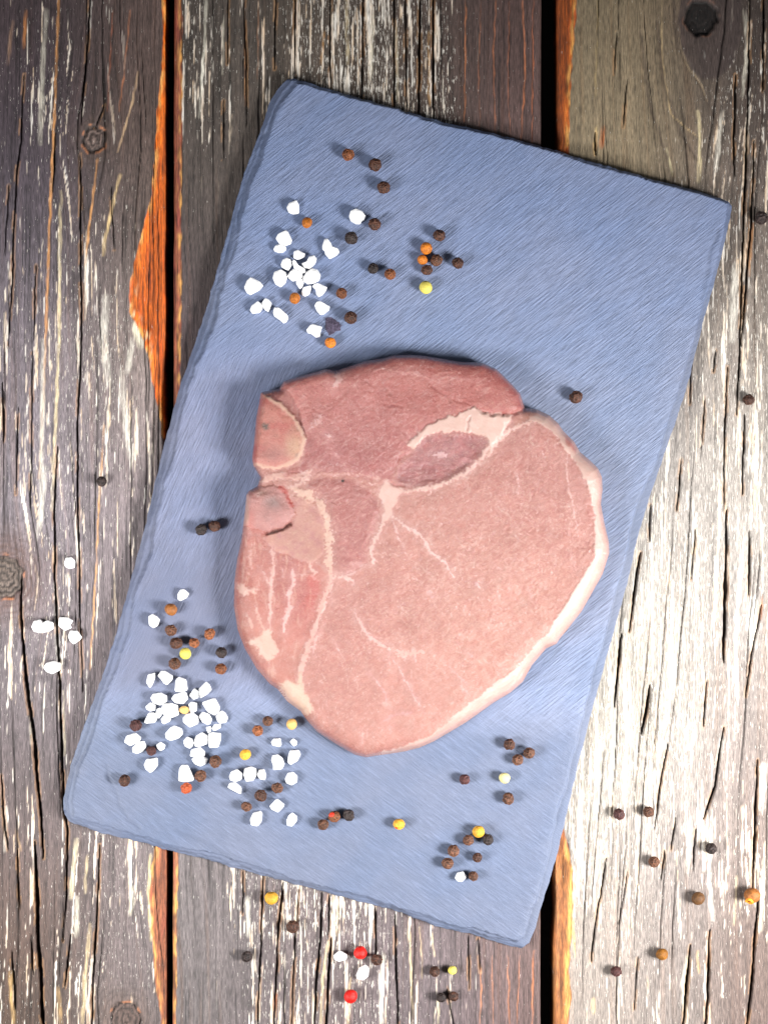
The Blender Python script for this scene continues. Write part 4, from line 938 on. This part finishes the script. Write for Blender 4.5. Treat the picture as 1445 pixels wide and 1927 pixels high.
PM = {
 'black': mat_pepper("pepper_black", (50, 38, 36), .4, 2.0), 'dark': mat_pepper("pepper_dark_brown", (70, 42, 30), .5, 2.3), 'brown': mat_pepper("pepper_brown", (98, 63, 45), .45, 1.8),
 'rust': mat_pepper("pepper_rust", (130, 76, 44), .5, 1.7), 'ochre': mat_pepper("pepper_ochre", (158, 98, 46), .75, 1.35), 'orange': mat_pepper("pepper_orange", (204, 118, 34), .62, 1.3),
 'gold': mat_pepper("pepper_gold", (222, 164, 52), .72, 1.22), 'yellow': mat_pepper("pepper_yellow", (238, 222, 104), .88, 1.05), 'cream': mat_pepper("pepper_cream", (240, 226, 158), .9, 1.05),
 'peach': mat_pepper("pepper_peach", (240, 192, 116), .85, 1.1), 'red': mat_pepper("pepper_red", (228, 26, 16), .7, 1.1, .4), 'redrust': mat_pepper("pepper_red_rust", (172, 78, 42), .6, 1.35),
 'maroon': mat_pepper("pepper_maroon", (78, 44, 42), .6, 1.7), 'olive': mat_pepper("pepper_olive_brown", (122, 82, 44), .75, 1.4), 'mustard': mat_pepper("pepper_mustard", (150, 96, 28), .75, 1.35),
}
WRINKLED = [pepper_mesh(300 + k, 0.15, 26 + 3 * k) for k in range(8)]
SMOOTH = [pepper_mesh(320 + k, 0.022, 34) for k in range(4)]
SMOOTH_KIND = {'orange', 'gold', 'yellow', 'cream', 'peach', 'ochre', 'olive', 'mustard', 'red'}
GB = "peppercorns scattered on the slate board"; GW = "peppercorns scattered on the wooden planks"
PEPPERS = [  # photo x, y, diameter, colour, label
 (655,291,25,'rust',"topmost peppercorn on the slate, rusty brown"),
 (706,310,27,'dark',"dark peppercorn just right of the topmost rusty peppercorn on the slate"),
 (722,353,27,'dark',"dark brown peppercorn lowest of the three near the slate's upper edge"),
 (578,419,22,'orange',"small orange peppercorn below the topmost salt grain"),
 (705,422,26,'dark',"dark brown peppercorn right beside the round lone salt grain"),
 (661,448,27,'black',"blackish peppercorn directly below the round lone salt grain"),
 (702,505,22,'black',"smaller dark peppercorn of the pair left of the seven-peppercorn cluster"),
 (734,516,24,'rust',"reddish brown peppercorn of the pair left of the seven-peppercorn cluster"),
 (826,443,25,'dark',"dark peppercorn at the top of the upper mixed cluster"),
 (802,467,24,'orange',"larger orange peppercorn in the upper mixed cluster"),
 (795,489,20,'orange',"smaller orange peppercorn in the upper mixed cluster"),
 (821,490,25,'brown',"brown peppercorn in the middle of the upper mixed cluster"),
 (803,508,23,'dark',"dark peppercorn just above the pale yellow one"),
 (861,495,24,'dark',"dark peppercorn at the right end of the upper mixed cluster"),
 (801,541,25,'yellow',"pale yellow peppercorn under the upper mixed cluster"),
 (643,552,23,'rust',"red brown peppercorn right of the upper salt heap"),
 (660,598,27,'dark',"large dark brown peppercorn right of the grey crumb"),
 (555,561,22,'orange',"orange peppercorn touching the underside of the upper salt heap"),
 (622,645,22,'orange',"orange peppercorn between the grey crumb and the pork chop"),
 (1083,747,27,'dark',"lone dark peppercorn on the slate right of the chop's top"),
 (379,997,24,'black',"left one of the touching dark pair at the slate's left edge"),
 (404,990,24,'dark',"right one of the touching dark pair at the slate's left edge"),
 (322,1147,25,'ochre',"smooth ochre peppercorn between two single salt grains"),
 (322,1186,24,'brown',"brown peppercorn below the smooth ochre one"),
 (332,1210,26,'dark',"dark brown peppercorn upper left of the bright yellow one"),
 (349,1230,23,'yellow',"bright yellow peppercorn left of the chop among brown ones"),
 (329,1249,26,'brown',"brown wrinkled peppercorn lower left of the bright yellow one"),
 (366,1210,21,'rust',"small rusty peppercorn upper right of the bright yellow one"),
 (395,1193,23,'rust',"orange brown peppercorn nearest above the blackish one left of the chop"),
 (417,1228,24,'black',"blackish peppercorn left of the chop, above a rusty one"),
 (416,1259,23,'rust',"rusty peppercorn directly below the blackish one left of the chop"),
 (256,1365,26,'maroon',"dark brown peppercorn left of the big salt heap"),
 (285,1413,20,'maroon',"small maroon peppercorn wedged between two salt grains"),
 (235,1469,24,'dark',"dark peppercorn nearest the slate's lower left corner"),
 (347,1336,18,'peach',"small pale orange peppercorn nested inside the big salt heap"),
 (406,1433,27,'brown',"large brown peppercorn at the lower right of the big salt heap"),
 (378,1460,24,'brown',"brown peppercorn touching the wedge-shaped salt grain"),
 (351,1483,24,'redrust',"red orange peppercorn below the wedge-shaped salt grain"),
 (504,1357,22,'brown',"brown peppercorn left of the pale peach one"),
 (485,1375,22,'rust',"rusty brown peppercorn above the gold one by the small salt group"),
 (549,1363,22,'peach',"pale peach peppercorn beside the chop's lower left rim"),
 (462,1420,22,'gold',"golden peppercorn above the row of three salt grains"),
 (522,1483,23,'brown',"brown peppercorn right of the dark one in the small salt group"),
 (491,1497,25,'dark',"dark wrinkled peppercorn below the row of three salt grains"),
 (464,1518,21,'brown',"small brown peppercorn lowest of the three in the small salt group"),
 (608,1552,23,'brown',"left peppercorn of the row of three under the chop"),
 (629,1537,24,'rust',"middle peppercorn of the row of three, with a red patch"),
 (656,1534,24,'black',"black peppercorn at the right end of the row of three"),
 (751,1551,23,'gold',"lone golden peppercorn with a red fleck under the chop"),
 (958,1401,25,'dark',"upper left one of the brown trio at the slate's lower right"),
 (995,1417,24,'brown',"rightmost one of the brown trio at the slate's lower right"),
 (974,1430,23,'brown',"lowest one of the brown trio at the slate's lower right"),
 (874,1467,22,'maroon',"lone dark peppercorn left of the pale cream one"),
 (949,1464,22,'cream',"pale cream peppercorn below the brown trio"),
 (956,1503,24,'brown',"brown peppercorn directly below the pale cream one"),
 (900,1565,25,'gold',"golden peppercorn atop the ring at the slate's lower right"),
 (881,1581,22,'brown',"brown peppercorn touching the left of the ring's golden one"),
 (918,1580,23,'black',"black peppercorn touching the right of the ring's golden one"),
 (853,1601,24,'brown',"upper one of the two at the ring's left side"),
 (842,1625,24,'brown',"leftmost and lower left peppercorn of the ring"),
 (898,1614,20,'dark',"small dark brown peppercorn at the ring's right side"),
 (890,1649,21,'brown',"brown peppercorn right of the ring's single salt grain"),
 (192,906,21,'black',"lone dark peppercorn on the left plank"),
 (1432,410,27,'black',"black peppercorn at the photo's right border near the slate corner"),
 (1408,752,23,'dark',"lone dark peppercorn on the bleached plank right of the chop"),
 (511,1690,28,'gold',"large golden peppercorn on the wood below the slate"),
 (551,1744,26,'dark',"dark peppercorn lower right of the large golden one on wood"),
 (465,1800,23,'black',"leftmost dark peppercorn on the middle plank below the slate"),
 (678,1793,27,'red',"upper red peppercorn, between a salt grain and a dark peppercorn"),
 (709,1806,24,'dark',"dark peppercorn touching the right of the upper red one"),
 (660,1875,27,'red',"lower red peppercorn, near the bottom of the photo"),
 (818,1828,22,'dark',"dark peppercorn left of the small yellow one on wood"),
 (851,1826,18,'yellow',"small yellow peppercorn on the wood below the slate"),
 (830,1877,21,'black',"left one of the dark pair below the small yellow one"),
 (853,1875,21,'dark',"right one of the dark pair below the small yellow one"),
 (1164,1532,25,'maroon',"dark peppercorn nearest the slate on the right plank"),
 (1220,1528,23,'brown',"brown peppercorn second from the slate on the right plank"),
 (1337,1597,24,'black',"black peppercorn on the right plank near the bottom right"),
 (1230,1622,24,'brown',"brown wrinkled peppercorn alone below the first pair on the right plank"),
 (1313,1691,26,'olive',"smooth olive brown peppercorn left of the split one"),
 (1415,1685,32,'ochre',"largest peppercorn, brown with an open orange husk, far right"),
 (1245,1796,25,'mustard',"mustard brown peppercorn low on the right plank"),
 (1159,1828,23,'maroon',"dark brown peppercorn lowest on the right plank"),
]
prnd = random.Random(5)
ON_WOOD_FROM = 63
pepper_objs = []
for i, (px, py, d, kind, label) in enumerate(PEPPERS):
    on_board = not (62 <= i)
    me = prnd.choice(SMOOTH if kind in SMOOTH_KIND else WRINKLED)
    r = d * 0.5 * PX
    z = (TH if on_board else 0.0) + r
    x, y = at(px, py, z); x, y = float(x), float(y)
    z = surf_z(x, y, on_board) + r * 0.97
    o = bpy.data.objects.new("peppercorn", me); COLL.objects.link(o)
    o.material_slots[0].link = 'OBJECT'; o.material_slots[0].material = PM[kind]
    o.location = (x, y, z); o.scale = (r, r * prnd.uniform(.93, 1.0), r * prnd.uniform(.92, 1.0))
    o.rotation_euler = (0, 0, 0) if kind == 'ochre' and d == 32 else (prnd.uniform(0, 6.28), prnd.uniform(0, 6.28), prnd.uniform(0, 6.28))
    tag(o, label, "peppercorn", GB if on_board else GW)
    pepper_objs.append((o, r))

def cap_patch(name, centre, ang, lift, mat, parent, rough=0.12, seed=1):
    """irregular patch of skin on a peppercorn's surface (unit sphere coordinates)"""
    c = Vector(centre).normalized(); a = c.orthogonal().normalized(); b = c.cross(a)
    rr_ = np.random.RandomState(seed); vs_ = [tuple(c * (1 + lift))]; fs = []
    rings, seg = 4, 14
    wob = [1 + rough * rr_.normal() for _ in range(seg)]
    for k in range(1, rings + 1):
        for s_ in range(seg):
            t_ = ang * k / rings * (wob[s_] if k > 1 else 1); p_ = 2 * math.pi * s_ / seg
            v_ = c * math.cos(t_) + (a * math.cos(p_) + b * math.sin(p_)) * math.sin(t_)
            vs_.append(tuple(v_ * (1 + lift * (1 if k < rings else 0.2))))
    for s_ in range(seg): fs.append((0, 1 + s_, 1 + (s_ + 1) % seg))
    for k in range(rings - 1):
        for s_ in range(seg):
            p0 = 1 + k * seg + s_; p1 = 1 + k * seg + (s_ + 1) % seg
            fs.append((p0, p0 + seg, p1 + seg, p1))
    o = make_obj(name, vs_, fs, mat)
    o.parent = parent
    return o

def flat_rot(o): o.rotation_euler = (0, 0, 0)
REDSKIN = mat_plain("red_pepper_skin", (226, 50, 30), .45)
ORSKIN = mat_plain("orange_inner_husk", (240, 150, 40), .5)
DKHOLE = mat_plain("dark_husk_opening", (150, 74, 24), .6)
o, r = pepper_objs[46]; flat_rot(o); cap_patch("red_skin", (-.45, .42, .75), 0.42, 0.06, REDSKIN, o, seed=3)
o, r = pepper_objs[48]; flat_rot(o); cap_patch("red_skin", (-.42, -.5, .62), 0.22, 0.05, REDSKIN, o, seed=4)
o, r = pepper_objs[80]; flat_rot(o)
# open husk: a torn ring of orange skin round a hollow
c = Vector((-.42, -.62, .52)).normalized(); a = c.orthogonal().normalized(); b = c.cross(a)
vs_, fs = [], []; seg = 20; hr = np.random.RandomState(9)
for s_ in range(seg):
    p_ = 2 * math.pi * s_ / seg; dirv = a * math.cos(p_) + b * math.sin(p_); jag = 0.07 * hr.normal()
    for rad, hgt in ((0.46, 0.86), (0.50, 1.10 + jag), (0.40, 1.13 + jag), (0.26, 0.98), (0.14, 0.95)):
        vs_.append(tuple(c * hgt * (1 - 0.12 * rad) + dirv * rad))
for s_ in range(seg):
    for k in range(4):
        i0 = s_ * 5 + k; i1 = ((s_ + 1) % seg) * 5 + k
        fs.append((i0, i1, i1 + 1, i0 + 1))
hk = make_obj("open_husk", vs_, fs, ORSKIN); hk.parent = o; hk["label"] = "torn orange husk opening"
cp = cap_patch("husk_centre", tuple(c), 0.20, 0.02, DKHOLE, o, 0.05, 6)

# ------------------------------------------------------------------ coarse salt
Z7 = (430, 350, 250 / 1445); Z8 = (640, 260, 260 / 1445); Z2 = (200, 1060, 400 / 1445); Z5 = (800, 1360, 645 / 1445); Z4 = (0, 640, 460 / 1385); Z4b = (420, 1620, 560 / 1445)
SALTS = [  # measuring frame, outline, label, lift above the surface in mm
 (Z7,[(632,235),(660,180),(740,150),(768,205),(768,300),(700,308),(655,290)],"topmost salt grain on the slate, triangular, above a small orange peppercorn",0),
 (Z8,[(92,820),(110,760),(170,735),(230,760),(270,815),(258,855),(225,870),(210,900),(165,900),(110,870)],"round lone salt grain left of a dark brown peppercorn near the slate top",0),
 (Z7,[(512,570),(540,520),(625,478),(650,500),(693,590),(680,630),(630,650),(560,640)],"larger upper salt grain of the touching pair above the upper heap",0),
 (Z7,[(487,685),(510,645),(560,632),(620,652),(632,690),(600,720),(550,728),(500,710)],"smaller lower salt grain of the touching pair above the upper heap",0),
 (Z7,[(1020,650),(1045,575),(1075,568),(1115,620),(1125,650),(1190,680),(1208,720),(1180,755),(1100,798),(1050,740),(1045,710),(1022,690)],"long pear-shaped salt grain upper right of the upper heap",0),
 (Z7,[(705,780),(710,710),(755,690),(790,710),(838,735),(830,770),(770,800),(740,800)],"topmost salt grain of the upper heap, heart-shaped",0),
 (Z7,[(790,845),(850,820),(880,765),(930,752),(962,790),(945,845),(890,900),(820,895)],"slanting oblong salt grain at the upper right of the upper heap",0),
 (Z7,[(568,850),(590,800),(635,778),(680,800),(690,860),(655,925),(620,910),(575,880)],"salt grain at the upper left of the upper heap",0),
 (Z7,[(690,820),(715,800),(740,830),(760,860),(830,900),(845,940),(800,960),(720,910)],"narrow slanting salt grain lying on the middle of the upper heap",0.9),
 (Z7,[(640,980),(670,930),(730,885),(800,920),(812,990),(740,1030),(700,1040),(660,1010)],"broad salt grain in the centre of the upper heap",0.2),
 (Z7,[(480,1000),(500,930),(570,905),(630,940),(642,990),(620,1060),(570,1103),(510,1070)],"large round salt grain at the left side of the upper heap",0),
 (Z7,[(808,1000),(850,930),(910,895),(970,910),(1005,970),(990,1030),(930,1060),(860,1070),(820,1040)],"large round salt grain at the right side of the upper heap",0),
 (Z7,[(735,1060),(740,1010),(800,1000),(820,1050),(805,1100),(775,1122)],"small pointed salt grain under the centre of the upper heap",0),
 (Z7,[(790,1160),(815,1100),(895,1080),(900,1110),(880,1180),(830,1203),(800,1190)],"small salt grain at the bottom of the upper heap beside the orange peppercorn",0),
 (Z7,[(908,1090),(940,1060),(980,1055),(1075,1100),(1060,1140),(1020,1190),(980,1208),(955,1180),(950,1130)],"fan-shaped salt grain at the lower right of the upper heap",0),
 (Z7,[(170,1105),(200,1030),(245,988),(345,1040),(380,1085),(340,1135),(240,1187),(200,1165)],"kite-shaped salt grain nearest the slate's left edge by the upper heap",0),
 (Z7,[(232,1350),(250,1300),(320,1250),(360,1280),(375,1330),(340,1380),(260,1390)],"left salt grain of the touching pair below the kite-shaped grain",0),
 (Z7,[(363,1270),(400,1217),(440,1235),(472,1275),(460,1320),(435,1370),(400,1350),(370,1310)],"right salt grain of the touching pair below the kite-shaped grain",0),
 (Z7,[(485,1380),(500,1320),(545,1318),(600,1365),(640,1400),(653,1440),(630,1480),(600,1495),(560,1460),(500,1420)],"oblong salt grain below the upper heap, slanting down right",0),
 (Z7,[(935,1300),(960,1260),(1000,1250),(1060,1285),(1103,1310),(1095,1350),(1040,1395),(1000,1403),(960,1360)],"single salt grain just above the grey crumb",0),
 (Z7,[(847,1565),(890,1510),(920,1500),(1020,1530),(1000,1590),(1000,1640),(950,1648),(900,1610),(860,1600)],"single salt grain left of the grey crumb",0),
 (Z2,[(485,210),(505,178),(530,175),(565,205),(550,235),(505,258),(487,248)],"triangular salt grain above the smooth ochre peppercorn",0),
 (Z2,[(288,360),(315,343),(345,360),(366,382),(355,425),(322,442),(292,420)],"oval salt grain lower left of the smooth ochre peppercorn",0),
 (Z2,[(272,810),(285,755),(333,742),(333,780),(315,830),(297,848)],"upright narrow salt grain at the top left of the big heap",0),
 (Z2,[(350,765),(375,730),(400,730),(455,765),(450,795),(415,828),(390,815),(375,790)],"curved salt grain second from left at the top of the big heap",0),
 (Z2,[(467,870),(475,790),(495,770),(545,790),(555,860),(520,878)],"tall blocky salt grain at the top middle of the big heap",0),
 (Z2,[(630,855),(680,803),(705,825),(718,860),(690,890),(640,918),(637,885)],"slanting salt grain at the top right of the big heap",0),
 (Z2,[(562,900),(600,848),(630,870),(628,915),(595,928)],"small salt grain left of the big heap's top right grain",0),
 (Z2,[(443,920),(465,890),(545,874),(558,920),(530,955),(470,950)],"wide salt grain above the small pale orange peppercorn",0),
 (Z2,[(302,915),(320,885),(370,878),(415,900),(415,940),(370,968),(320,950)],"large oval salt grain at the left of the big heap",0),
 (Z2,[(267,975),(300,945),(338,965),(335,1000),(300,1008),(275,995)],"small round salt grain at the left border of the big heap",0),
 (Z2,[(370,1000),(390,955),(440,948),(490,965),(497,1030),(450,1050),(400,1040)],"largest salt grain left of the small pale orange peppercorn",0.2),
 (Z2,[(333,1030),(345,990),(370,980),(380,1030),(360,1055),(338,1050)],"tiny upright salt grain squeezed left of the big heap's largest grain",0),
 (Z2,[(255,1085),(290,1015),(330,1015),(348,1060),(330,1085),(275,1090)],"triangular salt grain at the lower left corner of the big heap",0),
 (Z2,[(372,1060),(390,1037),(440,1047),(435,1075),(395,1095),(378,1085)],"low salt grain under the big heap's largest grain",0),
 (Z2,[(558,960),(580,942),(620,950),(615,1005),(580,1020),(562,1000)],"salt grain right of the small pale orange peppercorn",0),
 (Z2,[(650,945),(740,913),(772,970),(770,1010),(738,1035),(690,1010)],"big angular salt grain at the right of the big heap",0),
 (Z2,[(523,1050),(545,1025),(590,1015),(628,1042),(628,1090),(570,1116),(545,1095),(525,1080)],"big salt grain directly below the small pale orange peppercorn",0),
 (Z2,[(630,1040),(655,1010),(700,1025),(720,1060),(710,1090),(690,1100),(655,1080)],"slanting salt grain under the big angular one",0),
 (Z2,[(745,1040),(785,1000),(810,1015),(828,1050),(815,1085),(770,1090),(755,1070)],"rightmost salt grain of the big heap",0),
 (Z2,[(402,1155),(440,1115),(465,1103),(515,1125),(522,1160),(495,1190),(440,1207),(408,1190)],"large oval salt grain alone below the big heap",0),
 (Z2,[(677,1115),(712,1108),(710,1150),(690,1155)],"tiniest upright salt grain below the big heap's right side",0),
 (Z2,[(718,1120),(740,1093),(780,1095),(778,1120),(745,1138),(722,1135)],"small flat salt grain right of the tiniest upright one",0),
 (Z2,[(525,1210),(550,1178),(590,1195),(592,1240),(570,1262),(535,1245)],"left salt grain of the row of three right of the lone oval grain",0),
 (Z2,[(595,1220),(610,1175),(650,1148),(690,1170),(690,1230),(640,1245),(605,1245)],"middle salt grain of the row of three right of the lone oval grain",0),
 (Z2,[(693,1160),(720,1148),(782,1155),(780,1200),(765,1250),(700,1255)],"square salt grain at the right end of the row below the big heap",0),
 (Z2,[(570,1310),(580,1265),(640,1248),(675,1280),(670,1310),(600,1320)],"upper salt grain of the touching pair left of a large brown peppercorn",0.7),
 (Z2,[(580,1330),(640,1300),(693,1330),(680,1365),(640,1383),(600,1365)],"lower salt grain of the touching pair left of a large brown peppercorn",0),
 (Z2,[(122,1215),(140,1170),(200,1150),(240,1185),(230,1210),(165,1243)],"oblong salt grain below the dark brown peppercorn left of the big heap",0),
 (Z2,[(177,1255),(220,1215),(260,1208),(277,1250),(250,1280),(210,1297),(180,1285)],"salt grain touching the left of the small maroon peppercorn",0),
 (Z2,[(340,1235),(370,1215),(403,1235),(395,1265),(370,1278),(345,1260)],"small round salt grain right of the small maroon peppercorn",0),
 (Z2,[(257,1370),(275,1330),(350,1320),(353,1375),(320,1415),(300,1425),(268,1400)],"shield-shaped salt grain below the small maroon peppercorn",0),
 (Z2,[(490,1480),(497,1395),(515,1370),(555,1370),(570,1400),(603,1460),(590,1480),(530,1487)],"wedge-shaped salt grain above the red orange peppercorn",0),
 (Z2,[(836,1450),(850,1415),(890,1398),(928,1430),(920,1470),(880,1488),(845,1475)],"left salt grain of the row of three below the golden peppercorn",0),
 (Z2,[(935,1440),(940,1395),(985,1380),(1020,1395),(1022,1440),(1000,1480),(950,1485)],"middle salt grain of the row of three below the golden peppercorn",0),
 (Z2,[(1025,1440),(1040,1403),(1075,1402),(1087,1440),(1080,1475),(1045,1470)],"smaller right salt grain of the row of three below the golden peppercorn",0),
 (Z2,[(825,1525),(840,1492),(880,1490),(920,1525),(918,1570),(890,1560)],"salt grain under the left end of the row of three",0),
 (Z2,[(1120,1215),(1140,1190),(1185,1190),(1192,1235),(1180,1250),(1130,1240)],"small square salt grain below the pale peach peppercorn, to its left",0),
 (Z2,[(1247,1215),(1270,1190),(1297,1210),(1295,1235),(1275,1247)],"tiny salt grain directly below the pale peach peppercorn",0),
 (Z2,[(1237,1310),(1250,1270),(1310,1268),(1323,1300),(1300,1345),(1255,1370),(1235,1355)],"slanted salt grain below the tiny one near the chop",0),
 (Z2,[(1122,1340),(1130,1305),(1165,1298),(1200,1325),(1213,1365),(1195,1400),(1135,1405),(1135,1370)],"big notched salt grain left of the slanted one near the chop",0),
 (Z2,[(1215,1465),(1235,1425),(1270,1417),(1300,1445),(1297,1490),(1260,1510),(1225,1495)],"round salt grain upper right of a brown peppercorn in the small salt group",0),
 (Z2,[(1110,1650),(1160,1598),(1213,1640),(1200,1665),(1168,1696),(1125,1675)],"diamond-shaped salt grain below a brown peppercorn in the small salt group",0),
 (Z2,[(978,1740),(1000,1695),(1050,1683),(1062,1700),(1055,1760),(1030,1788),(985,1780)],"tall blocky salt grain lowest left in the small salt group",0),
 (Z2,[(1225,1750),(1240,1715),(1265,1695),(1297,1720),(1298,1750),(1265,1790),(1230,1785)],"drop-shaped salt grain lowest right in the small salt group",0),
 (Z5,[(124,655),(135,632),(160,627),(177,650),(155,672),(135,668)],"single salt grain in the peppercorn ring at the slate's lower right",0),
 (Z4,[(363,1265),(375,1232),(405,1228),(428,1250),(425,1290),(395,1297),(370,1285)],"uppermost round salt grain on the left plank",None),
 (Z4,[(180,1625),(195,1590),(230,1580),(250,1598),(270,1585),(305,1600),(308,1635),(280,1652),(235,1660),(195,1652)],"wide two-lobed salt grain leftmost on the left plank",None),
 (Z4,[(333,1620),(335,1570),(380,1568),(418,1590),(400,1615),(410,1630),(370,1648)],"salt grain right of the wide two-lobed one on the left plank",None),
 (Z4,[(387,1680),(400,1645),(440,1645),(468,1685),(450,1705),(420,1725),(400,1710)],"rightmost salt grain of the trio on the left plank",None),
 (Z4,[(247,1855),(265,1828),(310,1815),(347,1830),(345,1870),(300,1893),(265,1880)],"lowest salt grain on the left plank",None),
 (Z4b,[(535,460),(565,435),(603,455),(598,480),(560,490),(540,480)],"salt grain left of the upper red peppercorn on wood",None),
 (Z4b,[(645,555),(660,520),(690,503),(708,520),(705,560),(680,582),(650,575)],"salt grain between the two red peppercorns on wood",None),
]
srnd = np.random.RandomState(21)
for (ox, oy, sc), pts, label, lift in SALTS:
    p = np.array([(ox + x * sc, oy + y * sc) for x, y in pts], float)
    on_board = lift is not None
    zref = TH + 0.0015 if on_board else 0.0015
    # cut the corners once: worn crystal edges
    n = len(p); pr = []
    for i in range(n):
        a, b = p[i], p[(i + 1) % n]
        pr += [a * .89 + b * .11, a * .11 + b * .89]
    p = np.array(pr)
    x, y = at(p[:, 0], p[:, 1], zref)
    ring = np.stack([x, y], -1)
    if np.sum(ring[:, 0] * np.roll(ring[:, 1], -1) - np.roll(ring[:, 0], -1) * ring[:, 1]) < 0: ring = ring[::-1]
    c = ring.mean(0)
    area = 0.5 * abs(np.sum(ring[:, 0] * np.roll(ring[:, 1], -1) - np.roll(ring[:, 0], -1) * ring[:, 1]))
    h = 0.68 * math.sqrt(area) * srnd.uniform(.85, 1.15)
    z0 = surf_z(c[0], c[1], on_board) - 0.00008 + (lift or 0) * 0.001
    rings = []; tilt = srnd.uniform(-.25, .25, 2); m = len(ring)
    for zf, s in ((0, .84), (.22, .98), (.5, 1.0), (.8, .90), (.97, .62)):
        jit = 1 + srnd.uniform(-.035, .035, (m, 1)) * (zf > 0.3)
        q = c + (ring - c) * s * (jit if s < 1 else 1)
        zz = z0 + h * zf + (zf > .4) * ((q - c) @ tilt) * zf + (0.04 * h * srnd.uniform(-1, 1, m) if zf > .4 else 0)
        rings.append(np.column_stack([q, zz]))
    Vv = np.vstack(rings + [np.array([[c[0], c[1], z0 + h * 1.0]]), np.array([[c[0], c[1], z0]])])
    fs = []
    for k in range(4):
        for i in range(m):
            j = (i + 1) % m
            fs.append((k * m + i, k * m + j, (k + 1) * m + j, (k + 1) * m + i))
    for i in range(m):
        j = (i + 1) % m
        fs.append((4 * m + i, 4 * m + j, 5 * m)); fs.append((j, i, 5 * m + 1))
    o = make_obj("salt_grain", Vv, fs, SALT, None, (float(c[0]), float(c[1]), z0), smooth=False)
    tag(o, label, "salt grain", "coarse salt on the slate board" if on_board else "coarse salt on the wooden planks")

# ------------------------------------------------------------------ fuzzy grey smudge
CR = mat_plain("grey_smudge_fibre", (74, 66, 84), .9, nscale=2500, var=.3)  # fuzzy dark mark, shaped as a thin flake with loose fibres
cx, cy = at(625, 612, TH); cx, cy = float(cx), float(cy); cz = surf_z(cx, cy)
smudge = tag(empty("grey_smudge", (cx, cy, cz)), "dark grey fuzzy crumb between a salt grain and a large dark peppercorn", "smudge")
outl = np.array([(612,598),(624,596),(634,604),(644,613),(640,620),(630,626),(620,630),(612,620)], float)
x, y = at(outl[:, 0], outl[:, 1], TH)
cr = np.random.RandomState(31); vs_ = []; fs = []
NR = 5; ms = 24
ol = resample(np.column_stack([x, y]).tolist() + [[x[0], y[0]]], ms + 1)[:-1]
for k in range(NR):
    f_ = 1 - k / NR
    for i in range(ms):
        w_ = f_ * (1 + .10 * cr.normal())
        vs_.append((cx + (ol[i, 0] - cx) * w_, cy + (ol[i, 1] - cy) * w_, cz + (0.0001 + 0.0006 * (1 - f_ * f_)) * (1 + .3 * cr.normal() * (k > 0))))
vs_.append((cx, cy, cz + .0007))
for k in range(NR - 1):
    for i in range(ms):
        j = (i + 1) % ms; fs.append((k * ms + j, k * ms + i, (k + 1) * ms + i, (k + 1) * ms + j))
for i in range(ms): fs.append(((NR - 1) * ms + (i + 1) % ms, (NR - 1) * ms + i, NR * ms))
fs = [f[::-1] for f in fs]
make_obj("flake", vs_, fs, CR, smudge, (cx, cy, cz))
vs_, fs = [], []
for k in range(90):        # stray fibres of the smudge
    i = cr.randint(ms); f_ = math.sqrt(cr.rand()); bx_, by_ = cx + (ol[i, 0] - cx) * f_, cy + (ol[i, 1] - cy) * f_
    a_ = cr.uniform(0, 6.28); L = cr.uniform(.0005, .0013); w_ = .00006
    dx_, dy_ = math.cos(a_), math.sin(a_); z_ = cz + .00025 + .0004 * (1 - f_); b0 = len(vs_)
    for t_, zz in ((0, 0), (.5, .0003), (1, .0001)):
        for s_, hz in ((-1, 0), (1, 0), (0, w_ * 1.6)):
            vs_.append((bx_ + dx_ * L * t_ - dy_ * w_ * s_ * (1 - .7 * t_), by_ + dy_ * L * t_ + dx_ * w_ * s_ * (1 - .7 * t_), z_ + zz + hz))
    for t_ in (0, 1):
        for s_ in range(3):
            p0 = b0 + t_ * 3 + s_; p1 = b0 + t_ * 3 + (s_ + 1) % 3; fs.append((p0, p1, p1 + 3, p0 + 3))
fz = make_obj("fibres", vs_, fs, CR, smudge, (cx, cy, cz)); fz["kind"] = "stuff"
